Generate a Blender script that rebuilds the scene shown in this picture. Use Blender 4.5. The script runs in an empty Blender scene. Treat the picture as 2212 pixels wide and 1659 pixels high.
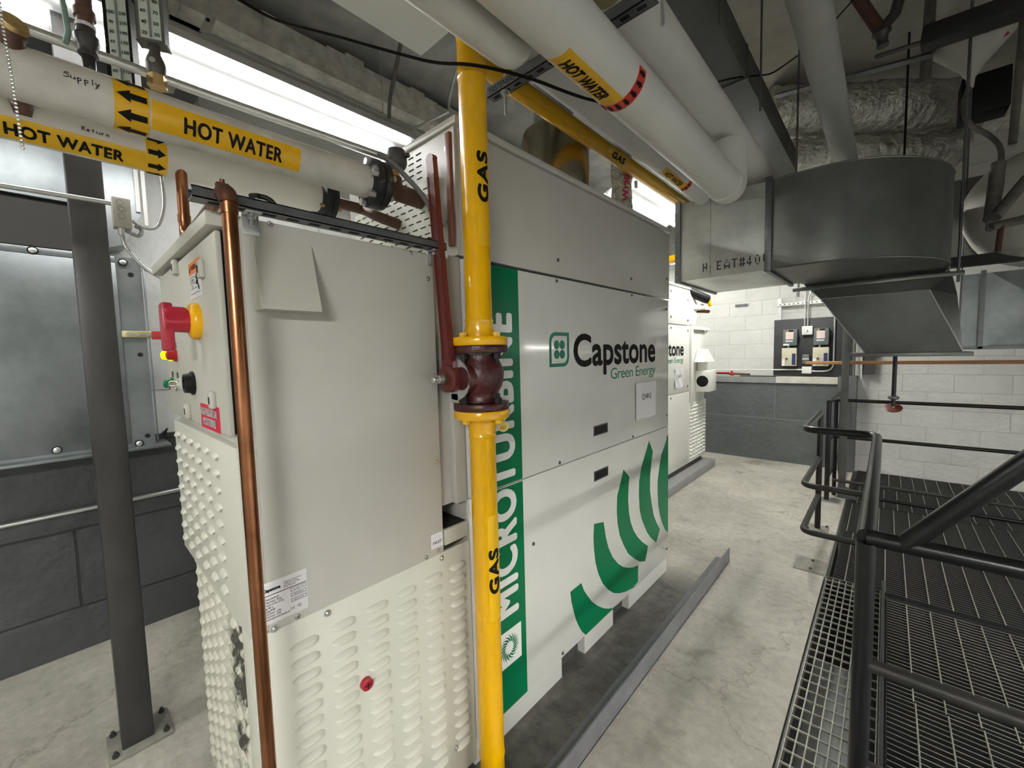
import bpy, bmesh, math, random
from mathutils import Vector, Matrix
R = math.radians
rnd = random.Random(7)
sc = bpy.context.scene
COL = sc.collection

# ------------------------------------------------------------------ camera, world, exposure
cd = bpy.data.cameras.new('camera'); cam = bpy.data.objects.new('camera', cd); COL.objects.link(cam)
right = Vector((0.7394354, 0.67276745, -0.02488485)); up = Vector((-0.02979614, 0.06963133, 0.99712771)); fwd = Vector((-0.67256783, 0.73657005, -0.07153374))
M = Matrix((right, up, -fwd)).transposed().to_4x4(); M.translation = Vector((1.1, 0, 1.55))
cam.matrix_world = M
cd.sensor_width = 36; cd.lens = 887.6 / 2212 * 36; cd.clip_start = 0.02; cd.clip_end = 60
sc.camera = cam
w = bpy.data.worlds.new('world'); sc.world = w; w.use_nodes = True
w.node_tree.nodes['Background'].inputs[0].default_value = (0.55, 0.6, 0.62, 1)
w.node_tree.nodes['Background'].inputs[1].default_value = 0.02
vs = sc.view_settings; vs.view_transform = 'Standard'; vs.look = 'None'; vs.gamma = 1; vs.use_curve_mapping = False
vs.exposure = 1.43
TUBE = 10.5

# ------------------------------------------------------------------ materials
MATS = {}
def mat(name, col, rough=.5, metal=0, var=.0, vscale=4, bump=0, bscale=30, col2=None, emit=0, thresh=None, spec=None, coat=0, stretch=None):
    if name in MATS: return MATS[name]
    m = bpy.data.materials.new(name); m.use_nodes = True; MATS[name] = m
    nt = m.node_tree; N = nt.nodes; L = nt.links; b = N['Principled BSDF']
    b.inputs['Base Color'].default_value = (*col, 1); b.inputs['Roughness'].default_value = rough; b.inputs['Metallic'].default_value = metal
    if spec is not None: b.inputs['Specular IOR Level'].default_value = spec
    if coat: b.inputs['Coat Weight'].default_value = coat; b.inputs['Coat Roughness'].default_value = .08
    if emit:
        b.inputs['Emission Color'].default_value = (*col, 1); b.inputs['Emission Strength'].default_value = emit
    g = N.new('ShaderNodeNewGeometry'); src = g.outputs['Position']
    if stretch:
        mp = N.new('ShaderNodeVectorMath'); mp.operation = 'MULTIPLY'; mp.inputs[1].default_value = stretch; L.new(src, mp.inputs[0]); src = mp.outputs[0]
    if var or col2:
        n = N.new('ShaderNodeTexNoise'); n.inputs['Scale'].default_value = vscale; n.inputs['Detail'].default_value = 8; n.inputs['Roughness'].default_value = .62
        L.new(src, n.inputs['Vector'])
        rp = N.new('ShaderNodeValToRGB'); t0, t1 = thresh or (.3, .7)
        rp.color_ramp.elements[0].position = t0; rp.color_ramp.elements[1].position = t1
        c2 = col2 or tuple(c * (1 - var) for c in col)
        rp.color_ramp.elements[0].color = (*c2, 1); rp.color_ramp.elements[1].color = (*col, 1)
        L.new(n.outputs['Fac'], rp.inputs['Fac']); L.new(rp.outputs['Color'], b.inputs['Base Color'])
    if bump:
        n2 = N.new('ShaderNodeTexNoise'); n2.inputs['Scale'].default_value = bscale; n2.inputs['Detail'].default_value = 6
        L.new(src, n2.inputs['Vector'])
        bp = N.new('ShaderNodeBump'); bp.inputs['Strength'].default_value = bump; bp.inputs['Distance'].default_value = .01
        L.new(n2.outputs['Fac'], bp.inputs['Height']); L.new(bp.outputs['Normal'], b.inputs['Normal'])
    return m

def masonry(name, col, mortar, bw, bh, axis, var=.12, rough=.75, msize=.006, zoff=0, col2=None, mstr=1.0):
    """painted block or board-formed concrete wall: brick pattern in metres in the wall's own plane"""
    m = bpy.data.materials.new(name); m.use_nodes = True; MATS[name] = m
    nt = m.node_tree; N = nt.nodes; L = nt.links; b = N['Principled BSDF']; b.inputs['Roughness'].default_value = rough
    g = N.new('ShaderNodeNewGeometry'); s = N.new('ShaderNodeSeparateXYZ'); c = N.new('ShaderNodeCombineXYZ'); L.new(g.outputs['Position'], s.inputs[0])
    L.new(s.outputs['X' if axis == 'x' else 'Y'], c.inputs[0]); ad = N.new('ShaderNodeMath'); ad.inputs[1].default_value = zoff
    L.new(s.outputs['Z'], ad.inputs[0]); L.new(ad.outputs[0], c.inputs[1])
    wn = N.new('ShaderNodeTexNoise'); wn.inputs['Scale'].default_value = 3.5; wn.inputs['Detail'].default_value = 5; L.new(g.outputs['Position'], wn.inputs['Vector'])
    wm = N.new('ShaderNodeVectorMath'); wm.operation = 'SCALE'; wm.inputs['Scale'].default_value = .02; L.new(wn.outputs['Color'], wm.inputs[0])
    wa = N.new('ShaderNodeVectorMath'); L.new(c.outputs[0], wa.inputs[0]); L.new(wm.outputs[0], wa.inputs[1])
    bk = N.new('ShaderNodeTexBrick'); bk.inputs['Scale'].default_value = 1; bk.inputs['Brick Width'].default_value = bw; bk.inputs['Row Height'].default_value = bh
    bk.inputs['Mortar Size'].default_value = msize; bk.inputs['Mortar Smooth'].default_value = .4
    bk.inputs['Color1'].default_value = (1, 1, 1, 1); bk.inputs['Color2'].default_value = (.93, .93, .93, 1); bk.inputs['Mortar'].default_value = (*mortar, 1)
    L.new(wa.outputs[0], bk.inputs['Vector'])
    n = N.new('ShaderNodeTexNoise'); n.inputs['Scale'].default_value = 2.2; n.inputs['Detail'].default_value = 9; n.inputs['Roughness'].default_value = .7; L.new(g.outputs['Position'], n.inputs['Vector'])
    rp = N.new('ShaderNodeValToRGB'); rp.color_ramp.elements[0].position = .32; rp.color_ramp.elements[1].position = .62
    rp.color_ramp.elements[0].color = (*(col2 or tuple(x * (1 - var) for x in col)), 1); rp.color_ramp.elements[1].color = (*col, 1)
    L.new(n.outputs['Fac'], rp.inputs['Fac'])
    mx = N.new('ShaderNodeMix'); mx.data_type = 'RGBA'; mx.blend_type = 'MULTIPLY'; mx.inputs['Factor'].default_value = mstr
    L.new(rp.outputs['Color'], mx.inputs['A']); L.new(bk.outputs['Color'], mx.inputs['B']); L.new(mx.outputs['Result'], b.inputs['Base Color'])
    n3 = N.new('ShaderNodeTexNoise'); n3.inputs['Scale'].default_value = 16; n3.inputs['Detail'].default_value = 8; L.new(g.outputs['Position'], n3.inputs['Vector'])
    sb = N.new('ShaderNodeMath'); sb.operation = 'SUBTRACT'; L.new(n3.outputs['Fac'], sb.inputs[0]); L.new(bk.outputs['Fac'], sb.inputs[1])
    bp = N.new('ShaderNodeBump'); bp.inputs['Strength'].default_value = .7; bp.inputs['Distance'].default_value = .014
    L.new(sb.outputs[0], bp.inputs['Height']); L.new(bp.outputs['Normal'], b.inputs['Normal'])
    return m

def concrete_floor():
    m = bpy.data.materials.new('floor_concrete'); m.use_nodes = True
    nt = m.node_tree; N = nt.nodes; L = nt.links; b = N['Principled BSDF']; b.inputs['Roughness'].default_value = .55
    g = N.new('ShaderNodeNewGeometry')
    def noise(s, d=8, r=.65):
        n = N.new('ShaderNodeTexNoise'); n.inputs['Scale'].default_value = s; n.inputs['Detail'].default_value = d; n.inputs['Roughness'].default_value = r; L.new(g.outputs['Position'], n.inputs['Vector']); return n
    def ramp(o, p0, p1, c0, c1):
        r = N.new('ShaderNodeValToRGB'); r.color_ramp.elements[0].position = p0; r.color_ramp.elements[1].position = p1
        r.color_ramp.elements[0].color = (*c0, 1); r.color_ramp.elements[1].color = (*c1, 1); L.new(o, r.inputs['Fac']); return r.outputs['Color']
    def mul(a, c, f=1):
        x = N.new('ShaderNodeMix'); x.data_type = 'RGBA'; x.blend_type = 'MULTIPLY'; x.inputs['Factor'].default_value = f; L.new(a, x.inputs['A']); L.new(c, x.inputs['B']); return x.outputs['Result']
    base = ramp(noise(1.3).outputs['Fac'], .3, .7, (.29, .275, .235), (.54, .515, .445))
    fine = ramp(noise(22, 10, .75).outputs['Fac'], .3, .65, (.72, .72, .72), (1.08, 1.08, 1.08))
    # hairline cracks
    v = N.new('ShaderNodeTexVoronoi'); v.feature = 'DISTANCE_TO_EDGE'; v.inputs['Scale'].default_value = .85
    wn = noise(4, 8, .7); wv = N.new('ShaderNodeVectorMath'); wv.operation = 'SCALE'; wv.inputs['Scale'].default_value = .45; L.new(wn.outputs['Color'], wv.inputs[0])
    wa = N.new('ShaderNodeVectorMath'); L.new(g.outputs['Position'], wa.inputs[0]); L.new(wv.outputs[0], wa.inputs[1]); L.new(wa.outputs[0], v.inputs['Vector'])
    cr = ramp(v.outputs['Distance'], .0, .006, (.6, .58, .55), (1, 1, 1))
    # dark spots and drips
    sp = ramp(noise(3.1, 5, .55).outputs['Fac'], .26, .40, (.42, .40, .36), (1, 1, 1))
    c = mul(mul(mul(base, fine), cr), sp, .8)
    # darker mottled strip of concrete between the machine and the angle kerb
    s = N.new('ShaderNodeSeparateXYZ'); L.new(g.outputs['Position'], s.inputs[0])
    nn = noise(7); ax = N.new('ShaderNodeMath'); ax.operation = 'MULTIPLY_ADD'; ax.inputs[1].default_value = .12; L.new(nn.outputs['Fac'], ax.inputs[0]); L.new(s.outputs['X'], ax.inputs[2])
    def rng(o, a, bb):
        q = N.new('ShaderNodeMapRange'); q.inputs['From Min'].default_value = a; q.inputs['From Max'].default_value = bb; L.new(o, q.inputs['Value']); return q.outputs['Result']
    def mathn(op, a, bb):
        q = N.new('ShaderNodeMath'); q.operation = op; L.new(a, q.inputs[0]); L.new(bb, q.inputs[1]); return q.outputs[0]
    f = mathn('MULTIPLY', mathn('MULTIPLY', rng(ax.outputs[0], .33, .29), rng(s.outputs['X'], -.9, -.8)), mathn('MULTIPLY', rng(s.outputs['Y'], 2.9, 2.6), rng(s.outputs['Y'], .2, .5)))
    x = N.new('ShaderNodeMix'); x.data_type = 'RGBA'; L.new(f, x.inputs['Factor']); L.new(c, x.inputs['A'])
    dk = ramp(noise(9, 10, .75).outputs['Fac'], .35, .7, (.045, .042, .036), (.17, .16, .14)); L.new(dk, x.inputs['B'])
    L.new(x.outputs['Result'], b.inputs['Base Color'])
    bp = N.new('ShaderNodeBump'); bp.inputs['Strength'].default_value = .35; bp.inputs['Distance'].default_value = .006
    L.new(noise(40, 9, .7).outputs['Fac'], bp.inputs['Height']); L.new(bp.outputs['Normal'], b.inputs['Normal'])
    return m

m_floor = concrete_floor()
m_wwall = masonry('white_painted_blockwork', (.64, .645, .615), (.90, .90, .89), .42, .205, 'x', zoff=.02)
m_wwall_y = masonry('white_painted_concrete', (.84, .85, .83), (.7, .7, .7), 1.4, .7, 'y')
m_gwall = masonry('grey_painted_concrete', (.115, .125, .125), (1.7, 1.7, 1.7), 60.0, .60, 'x', rough=.33, zoff=.0, var=.25)
m_gwall_y = masonry('dark_grey_painted_concrete', (.058, .062, .064), (.35, .35, .35), 1.1, .43, 'y', rough=.45, zoff=.18, var=.25)
m_ceil = mat('raw_concrete_ceiling', (.40, .38, .33), .85, var=.35, vscale=2.5, bump=.6, bscale=14)
m_ceil2 = mat('grey_painted_concrete_soffit', (.50, .51, .49), .7, var=.45, vscale=4, bump=.6, bscale=14)
m_ledge = mat('pale_ledge', (.62, .60, .53), .8, var=.3, vscale=6, bump=.3)
m_beige = mat('beige_powder_coat', (.50, .495, .43), .42, var=.06, vscale=3)
m_beige2 = mat('beige_louver_paint', (.60, .60, .52), .42, var=.06, vscale=3)
m_grey_sheet = mat('grey_beige_sheet', (.50, .49, .445), .32, var=.08, vscale=3)
m_white = mat('gloss_white_panel', (.66, .66, .62), .13, var=.05, vscale=5, coat=.3)
m_modwhite = mat('satin_grey_white_panel', (.50, .485, .445), .30, var=.06, vscale=4)
def dusty():
    m = mat('dusty_louver_paint', (.60, .59, .50), .6); nt = m.node_tree; N = nt.nodes; L = nt.links; b = N['Principled BSDF']
    g = N.new('ShaderNodeNewGeometry'); sx = N.new('ShaderNodeSeparateXYZ'); L.new(g.outputs['Position'], sx.inputs[0])
    def rng(o, a, c):
        q = N.new('ShaderNodeMapRange'); q.inputs['From Min'].default_value = a; q.inputs['From Max'].default_value = c; L.new(o, q.inputs['Value']); return q.outputs['Result']
    def mul(a, c):
        q = N.new('ShaderNodeMath'); q.operation = 'MULTIPLY'; L.new(a, q.inputs[0]); L.new(c, q.inputs[1]); return q.outputs[0]
    n = N.new('ShaderNodeTexNoise'); n.inputs['Scale'].default_value = 13; n.inputs['Detail'].default_value = 6; n.inputs['Roughness'].default_value = .6; L.new(g.outputs['Position'], n.inputs['Vector'])
    f = mul(mul(rng(sx.outputs['X'], -.36, -.27), rng(sx.outputs['X'], -.125, -.15)), mul(rng(sx.outputs['Z'], .12, .30), rng(n.outputs['Fac'], .44, .54)))
    x = N.new('ShaderNodeMix'); x.data_type = 'RGBA'; L.new(f, x.inputs['Factor']); x.inputs['A'].default_value = (.60, .59, .50, 1); x.inputs['B'].default_value = (.06, .055, .045, 1)
    L.new(x.outputs['Result'], b.inputs['Base Color']); return m
m_dirty = dusty()
m_green = mat('green_vinyl', (.0, .15, .058), .3, spec=.35)
m_logogreen = mat('logo_green_vinyl', (.005, .17, .095), .3)
m_black = mat('black_vinyl', (.006, .006, .006), .6, spec=.2)
m_ink = mat('grey_print', (.07, .07, .075), .6)
m_whitevinyl = mat('white_vinyl', (.78, .79, .76), .25)
m_blackplastic = mat('black_plastic', (.008, .008, .0085), .45, spec=.25)
m_darkrub = mat('dark_void', (.006, .006, .006), .8)
m_galv = mat('galvanised_sheet', (.66, .68, .64), .36, .75, col2=(.42, .44, .42), vscale=3.2, thresh=(.35, .65), bump=.05, bscale=3)
m_galv_dark = mat('dull_galvanised_sheet', (.24, .25, .235), .38, .75, col2=(.13, .135, .125), vscale=2.2, bump=.06, bscale=3)
m_galvpanel = mat('galvanised_cabinet', (.34, .365, .375), .34, .7, col2=(.19, .21, .22), vscale=4, thresh=(.3, .7))
m_zinc = mat('zinc_conduit', (.62, .63, .62), .3, .8, var=.15, vscale=20)
m_strut = mat('strut_steel', (.20, .21, .215), .4, .8, var=.3, vscale=15)
m_darksteel = mat('mill_scale_steel', (.085, .083, .08), .42, .45, col2=(.045, .043, .042), vscale=4, stretch=(1, 1, .35), thresh=(.35, .65))
m_rail = mat('black_rail_paint', (.010, .0105, .0105), .28, 0, col2=(.022, .021, .019), vscale=10, thresh=(.25, .45), spec=.35)
m_raildust = mat('dusty_grey_rail_paint', (.034, .0335, .031), .45, .1, col2=(.022, .022, .021), vscale=18, thresh=(.35, .6), spec=.35)
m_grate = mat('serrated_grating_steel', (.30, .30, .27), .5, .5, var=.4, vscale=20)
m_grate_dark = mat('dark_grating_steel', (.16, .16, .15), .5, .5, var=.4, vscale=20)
m_grate_shaded = mat('shaded_grating_steel', (.014, .014, .013), .6, .1)  # shade between the bars put into the colour
m_grate_mesh = mat('worn_mesh_grating', (.36, .36, .31), .45, .5, var=.3, vscale=20)
m_yellow = mat('yellow_gas_paint', (.78, .42, .0), .22, var=.12, vscale=5, coat=.2)
m_yellabel = mat('yellow_label', (.72, .40, .005), .35, var=.06, vscale=12)
m_yellabel2 = mat('bright_yellow_label', (.80, .47, .005), .4, var=.06, vscale=12)
m_redlabel = mat('red_label', (.60, .035, .02), .4)
m_insul = mat('white_pipe_jacket', (.66, .65, .61), .5, var=.06, vscale=6, bump=.12, bscale=8)
m_insul2 = mat('soiled_pipe_jacket', (.58, .56, .51), .6, col2=(.42, .40, .36), vscale=7, thresh=(.3, .6), bump=.25, bscale=12)
m_copper = mat('copper', (.36, .155, .075), .28, 1, col2=(.20, .085, .04), vscale=9, thresh=(.3, .62))
m_copper_dark = mat('tarnished_copper', (.16, .07, .045), .45, .7, var=.4, vscale=18)
m_bronze = mat('brown_bronze', (.15, .085, .065), .5, .5, var=.4, vscale=20)
m_brass = mat('brass', (.55, .38, .16), .35, .9, var=.2, vscale=20)
m_blackiron = mat('black_iron', (.03, .032, .034), .38, .6, col2=(.18, .19, .19), vscale=30, thresh=(.3, .4))
m_maroon = mat('maroon_valve_paint', (.060, .010, .0095), .35, col2=(.035, .007, .007), vscale=14, bump=.3, bscale=70)
m_lever = mat('maroon_lever_paint', (.125, .018, .016), .32, col2=(.085, .013, .013), vscale=10)
m_redhandle = mat('red_plastic', (.36, .012, .03), .3)
m_yelplastic = mat('yellow_plastic', (.78, .40, .0), .3)
m_redpaint = mat('red_bracket_paint', (.42, .015, .02), .45)
m_woodbar = mat('bare_timber', (.42, .22, .09), .6, col2=(.20, .08, .035), vscale=6, stretch=(.3, 6, 6))
m_board = mat('black_plywood', (.035, .036, .038), .55, var=.3, vscale=5)
m_swgrey = mat('grey_switch_enamel', (.11, .13, .13), .4)
m_swbeige = mat('beige_switch_enamel', (.50, .48, .36), .4)
m_navy = mat('navy_label', (.02, .025, .12), .4)
m_paper = mat('paper', (.70, .69, .70), .7)
m_whitebox = mat('white_box_enamel', (.75, .75, .72), .35)
m_red = mat('red_valve', (.42, .02, .02), .35)
m_foil = mat('crinkled_foil_wrap', (.85, .84, .78), .34, .75, col2=(.48, .46, .40), vscale=7, bump=1.0, bscale=16)
m_foil.node_tree.nodes['Bump'].inputs['Distance'].default_value = .05
m_brownpipe = mat('rusty_brown_pipe', (.09, .035, .022), .6, .2, var=.5, vscale=10)
m_greypipe = mat('old_grey_pipe', (.16, .155, .13), .6, .2, var=.5, vscale=14, bump=.3)
m_whiteduct = mat('white_painted_metal', (.55, .56, .54), .5, var=.08, vscale=3)
m_beamgrey = mat('dusty_white_paint', (.36, .365, .34), .6, var=.15, vscale=3)
m_tank = mat('white_tank_jacket', (.50, .49, .44), .6, var=.25, vscale=4, bump=.2, bscale=8)
m_tube = mat('fluorescent_tube', (1.0, 1.0, .97), .3, emit=TUBE)
m_tube_low_fill = mat('low_fill_tube', (1.0, .985, .94), .3, emit=66)
m_tube_rear_fill = mat('rear_fill_tube', (1.0, .985, .95), .3, emit=105)
m_tube_top = mat('strong_fluorescent_tube', (1.0, .985, .94), .3, emit=58)
m_tube_far = mat('mid_fluorescent_tube', (1.0, .985, .93), .3, emit=26)
m_reflector = mat('white_reflector', (.42, .43, .43), .4)
m_housing = mat('fixture_back', (.42, .41, .37), .6, var=.1)
m_stack = mat('stainless_flue', (.62, .56, .42), .24, 1, col2=(.50, .40, .24), vscale=2.5, thresh=(.4, .6))
m_curb = mat('grey_painted_angle', (.17, .175, .185), .5, col2=(.11, .11, .115), vscale=7)
m_glassgreen = mat('green_lens', (.0, .16, .07), .15); m_glassred = mat('red_lens', (.35, .01, .01), .15)
m_glassyel = mat('lit_yellow_lens', (.9, .9, .0), .2, emit=.35); m_chrome = mat('chrome', (.75, .75, .73), .15, 1)
m_orange = mat('orange_label', (.85, .22, .03), .4); m_magenta = mat('crimson_label', (.62, .015, .06), .35)
m_scale = mat('thermometer_scale', (.52, .60, .55), .35); m_thermo = mat('thermometer_case', (.14, .15, .14), .35, .3); m_glass = mat('dark_glass', (.02, .02, .02), .08)
m_blue = mat('blue_tape', (.03, .03, .45), .4)
m_tag = mat('brass_tag', (.50, .38, .10), .35, .6)
m_cable = mat('grey_cable', (.10, .10, .10), .5); m_wire = mat('black_wire', (.008, .007, .006), .8, spec=.1)
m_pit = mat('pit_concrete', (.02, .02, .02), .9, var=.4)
m_hoodsheet = mat('dark_galvanised_sheet', (.15, .155, .148), .42, .7, col2=(.07, .073, .07), vscale=2.2)
m_flat = mat('dull_grey_duct_metal', (.13, .135, .13), .5, .3, col2=(.08, .082, .078), vscale=3)
m_dustplate = mat('dusty_steel_plate', (.26, .25, .21), .7, var=.35, vscale=14)
m_shelf = mat('grey_aluminium_shelf', (.26, .27, .26), .45, .5)

# ------------------------------------------------------------------ mesh helpers (world coordinates; obj() shifts to the parent's origin)
class MB:
    def __init__(s): s.b = bmesh.new()
    def since(s): s.seen = set(s.b.faces[:]); return s
    def paint(s, i):
        for f in s.b.faces:
            if f not in s.seen: f.material_index = i
        return s
    def box(s, p0, p1, bev=0, seg=2):
        x0, x1 = sorted((p0[0], p1[0])); y0, y1 = sorted((p0[1], p1[1])); z0, z1 = sorted((p0[2], p1[2]))
        r = bmesh.ops.create_cube(s.b, size=1)['verts']
        for v in r: v.co = Vector(((x0 + x1) / 2 + v.co.x * (x1 - x0), (y0 + y1) / 2 + v.co.y * (y1 - y0), (z0 + z1) / 2 + v.co.z * (z1 - z0)))
        if bev:
            es = list({e for v in r for e in v.link_edges}); bmesh.ops.bevel(s.b, geom=es, offset=bev, segments=seg, affect='EDGES', profile=.5)
        return s
    def obox(s, c, size, axes, bev=0):
        """box centred at c, size along the three given axes"""
        A = [Vector(a).normalized() for a in axes]
        r = bmesh.ops.create_cube(s.b, size=1)['verts']
        for v in r: v.co = Vector(c) + sum((A[i] * v.co[i] * size[i] for i in range(3)), Vector())
        if bev: bmesh.ops.bevel(s.b, geom=list({e for v in r for e in v.link_edges}), offset=bev, segments=2, affect='EDGES', profile=.5)
        return s
    def ring(s, c, t, r, n, ref=None, r2=None):
        t = Vector(t).normalized(); ref = Vector(ref) if ref else (Vector((0, 0, 1)) if abs(t.z) < .9 else Vector((1, 0, 0)))
        a = t.cross(ref).normalized(); b2 = a.cross(t).normalized()
        return [s.b.verts.new(Vector(c) + a * math.cos(2 * math.pi * k / n) * r + b2 * math.sin(2 * math.pi * k / n) * (r2 or r)) for k in range(n)], a
    def cyl(s, p0, p1, r0, r1=None, n=24, caps=True):
        r1 = r0 if r1 is None else r1; t = Vector(p1) - Vector(p0)
        A, _ = s.ring(p0, t, r0, n); B, _ = s.ring(p1, t, r1, n)
        for k in range(n): s.b.faces.new((A[k], A[(k + 1) % n], B[(k + 1) % n], B[k]))
        if caps: s.b.faces.new(A[::-1]); s.b.faces.new(B)
        return s
    def hexn(s, c, t, r, h): 
        t = Vector(t).normalized(); return s.cyl(Vector(c) - t * h / 2, Vector(c) + t * h / 2, r, n=6)
    def lathe(s, c, t, prof, n=28):
        """prof: list of (distance along t, radius)"""
        t = Vector(t).normalized(); rs = [s.ring(Vector(c) + t * d, t, max(r, 1e-4), n)[0] for d, r in prof]
        for A, B in zip(rs, rs[1:]):
            for k in range(n): s.b.faces.new((A[k], A[(k + 1) % n], B[(k + 1) % n], B[k]))
        s.b.faces.new(rs[0][::-1]); s.b.faces.new(rs[-1]); return s
    def tube(s, pts, r, n=16, bend=0, caps=True, rough=0):
        """tube along a polyline; corners rounded with radius bend"""
        P = [Vector(p) for p in pts]
        if bend:
            Q = [P[0]]
            for i in range(1, len(P) - 1):
                a = (P[i - 1] - P[i]); c = (P[i + 1] - P[i]); d = min(bend, a.length * .49, c.length * .49)
                a = P[i] + a.normalized() * d; c = P[i] + c.normalized() * d
                for k in range(9):
                    f = k / 8; Q.append(a * (1 - f) ** 2 + P[i] * 2 * f * (1 - f) + c * f * f)
            Q.append(P[-1]); P = Q
        prev = None; ref = None
        for i, p in enumerate(P):
            t = (P[min(i + 1, len(P) - 1)] - P[max(i - 1, 0)]).normalized()
            if ref is None: ref = Vector((0, 0, 1)) if abs(t.z) < .9 else Vector((1, 0, 0)); a = t.cross(ref).normalized()
            else: a = (a - t * a.dot(t)).normalized()
            b2 = a.cross(t).normalized()
            rr = r if not callable(r) else r(i)
            A = [s.b.verts.new(p + a * math.cos(2 * math.pi * k / n) * rr * (1 + rough * (rnd.random() - .5)) + b2 * math.sin(2 * math.pi * k / n) * rr * (1 + rough * (rnd.random() - .5))) for k in range(n)]
            if prev:
                for k in range(n): s.b.faces.new((prev[k], prev[(k + 1) % n], A[(k + 1) % n], A[k]))
            elif caps: s.b.faces.new(A[::-1])
            prev = A
        if caps: s.b.faces.new(prev)
        return s
    def sphere(s, c, r, sc_=(1, 1, 1), u=20, v=12):
        q = bmesh.ops.create_uvsphere(s.b, u_segments=u, v_segments=v, radius=1)['verts']
        for x in q: x.co = Vector(c) + Vector((x.co.x * r * sc_[0], x.co.y * r * sc_[1], x.co.z * r * sc_[2]))
        return s
    def prism(s, poly, d):
        """closed polygon (3D points) extruded by vector d"""
        A = [s.b.verts.new(Vector(p)) for p in poly]; B = [s.b.verts.new(Vector(p) + Vector(d)) for p in poly]; n = len(A)
        s.b.faces.new(A[::-1]); s.b.faces.new(B)
        for k in range(n): s.b.faces.new((A[k], A[(k + 1) % n], B[(k + 1) % n], B[k]))
        return s
    def quad(s, *p):
        s.b.faces.new([s.b.verts.new(Vector(q)) for q in p]); return s
    def hull(s, pts):
        v = [s.b.verts.new(Vector(p)) for p in pts]; r = bmesh.ops.convex_hull(s.b, input=v)
        return s
    def patch(s, c, axis, r, a0, a1, t0, t1, n=14, th=.0008, frame=None):
        """curved label on a cylinder: angles a0..a1 (degrees), t0..t1 along axis"""
        for rr, flip in ((r + th, 0),):
            g = [[s.b.verts.new(cylpt(c, axis, rr, a0 + (a1 - a0) * i / n, t)) for t in (t0, t1)] for i in range(n + 1)]
            for i in range(n): s.b.faces.new((g[i][0], g[i][1], g[i + 1][1], g[i + 1][0]))
            h = [[s.b.verts.new(cylpt(c, axis, r - .0005, a0 + (a1 - a0) * i / n, t)) for t in (t0, t1)] for i in range(n + 1)]
            for i in range(n):
                s.b.faces.new((g[i][0], g[i + 1][0], h[i + 1][0], h[i][0])); s.b.faces.new((g[i][1], h[i][1], h[i + 1][1], g[i + 1][1]))
            s.b.faces.new((g[0][0], h[0][0], h[0][1], g[0][1])); s.b.faces.new((g[n][0], g[n][1], h[n][1], h[n][0]))
        return s

def cylpt(c, axis, r, deg, t):
    """point on a cylinder: axis 'y' -> angle measured from +X towards +Z; axis 'z' -> from +X towards +Y"""
    a = R(deg)
    if axis == 'y': return Vector((c[0] + r * math.cos(a), t, c[1] + r * math.sin(a)))
    return Vector((c[0] + r * math.cos(a), c[1] + r * math.sin(a), t))

def obj(name, mb, m, parent=None, smooth=True, label=None, ang=38, norm=True):
    b = mb.b if isinstance(mb, MB) else mb
    if norm: bmesh.ops.recalc_face_normals(b, faces=b.faces[:])
    me = bpy.data.meshes.new(name)
    o = bpy.data.objects.new(name, me)
    off = org(parent) if parent else Vector()
    for v in b.verts: v.co -= off
    b.to_mesh(me); b.free()
    if smooth:
        me.shade_smooth()
        try: me.set_sharp_from_angle(angle=R(ang))
        except Exception: pass
    for mm in (m if isinstance(m, (list, tuple)) else [m]): me.materials.append(mm)
    COL.objects.link(o)
    if parent: o.parent = parent
    if label: o['label'] = label
    return o
def org(p):
    v = Vector()
    while p: v += p.location; p = p.parent
    return v
def thing(name, label, cat, loc=(0, 0, 0), group=None):
    o = bpy.data.objects.new(name, None); COL.objects.link(o); o.location = loc; o.empty_display_size = .05
    o['label'] = label; o['category'] = cat
    if group: o['group'] = group
    return o
def tag(o, label, cat, group=None, kind=None):
    o['label'] = label; o['category'] = cat
    if group: o['group'] = group
    if kind: o['kind'] = kind
    return o
def struct(name, mb, m, **k):
    o = obj(name, mb, m, **k); o['kind'] = 'structure'; return o
def dup(root, delta, label=None, parent=None):
    r = root.copy(); COL.objects.link(r); r.location = root.location + Vector(delta)
    if parent: r.parent = parent
    if label: r['label'] = label
    for ch in list(root.children):
        c = ch.copy(); COL.objects.link(c); c.parent = r
        for g in ch.children:
            d = g.copy(); COL.objects.link(d); d.parent = c
    return r
def text_bm(s, fit, height=None, bold=0.0, cuts=0, width=None, align='CENTER', spacing=1.0):
    """flat text mesh as a bmesh; scaled so its total box is fit=(w,h), centred at the origin"""
    cu = bpy.data.curves.new('t', 'FONT'); cu.body = s; cu.offset = bold; cu.align_x = align; cu.space_character = spacing; cu.resolution_u = 5
    cu.space_line = .95
    o = bpy.data.objects.new('t', cu); COL.objects.link(o)
    dg = bpy.context.evaluated_depsgraph_get(); me = bpy.data.meshes.new_from_object(o.evaluated_get(dg))
    bpy.data.objects.remove(o); bpy.data.curves.remove(cu)
    b = bmesh.new(); b.from_mesh(me); bpy.data.meshes.remove(me)
    xs = [v.co.x for v in b.verts]; ys = [v.co.y for v in b.verts]
    x0, x1, y0, y1 = min(xs), max(xs), min(ys), max(ys)
    for v in b.verts: v.co = Vector(((v.co.x - (x0 + x1) / 2) / (x1 - x0) * fit[0], (v.co.y - (y0 + y1) / 2) / (y1 - y0) * fit[1], 0))
    for i in range(1, cuts):
        yy = -fit[1] / 2 + fit[1] * i / cuts
        bmesh.ops.bisect_plane(b, geom=b.verts[:] + b.edges[:] + b.faces[:], plane_co=(0, yy, 0), plane_no=(0, 1, 0))
    return b
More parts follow.
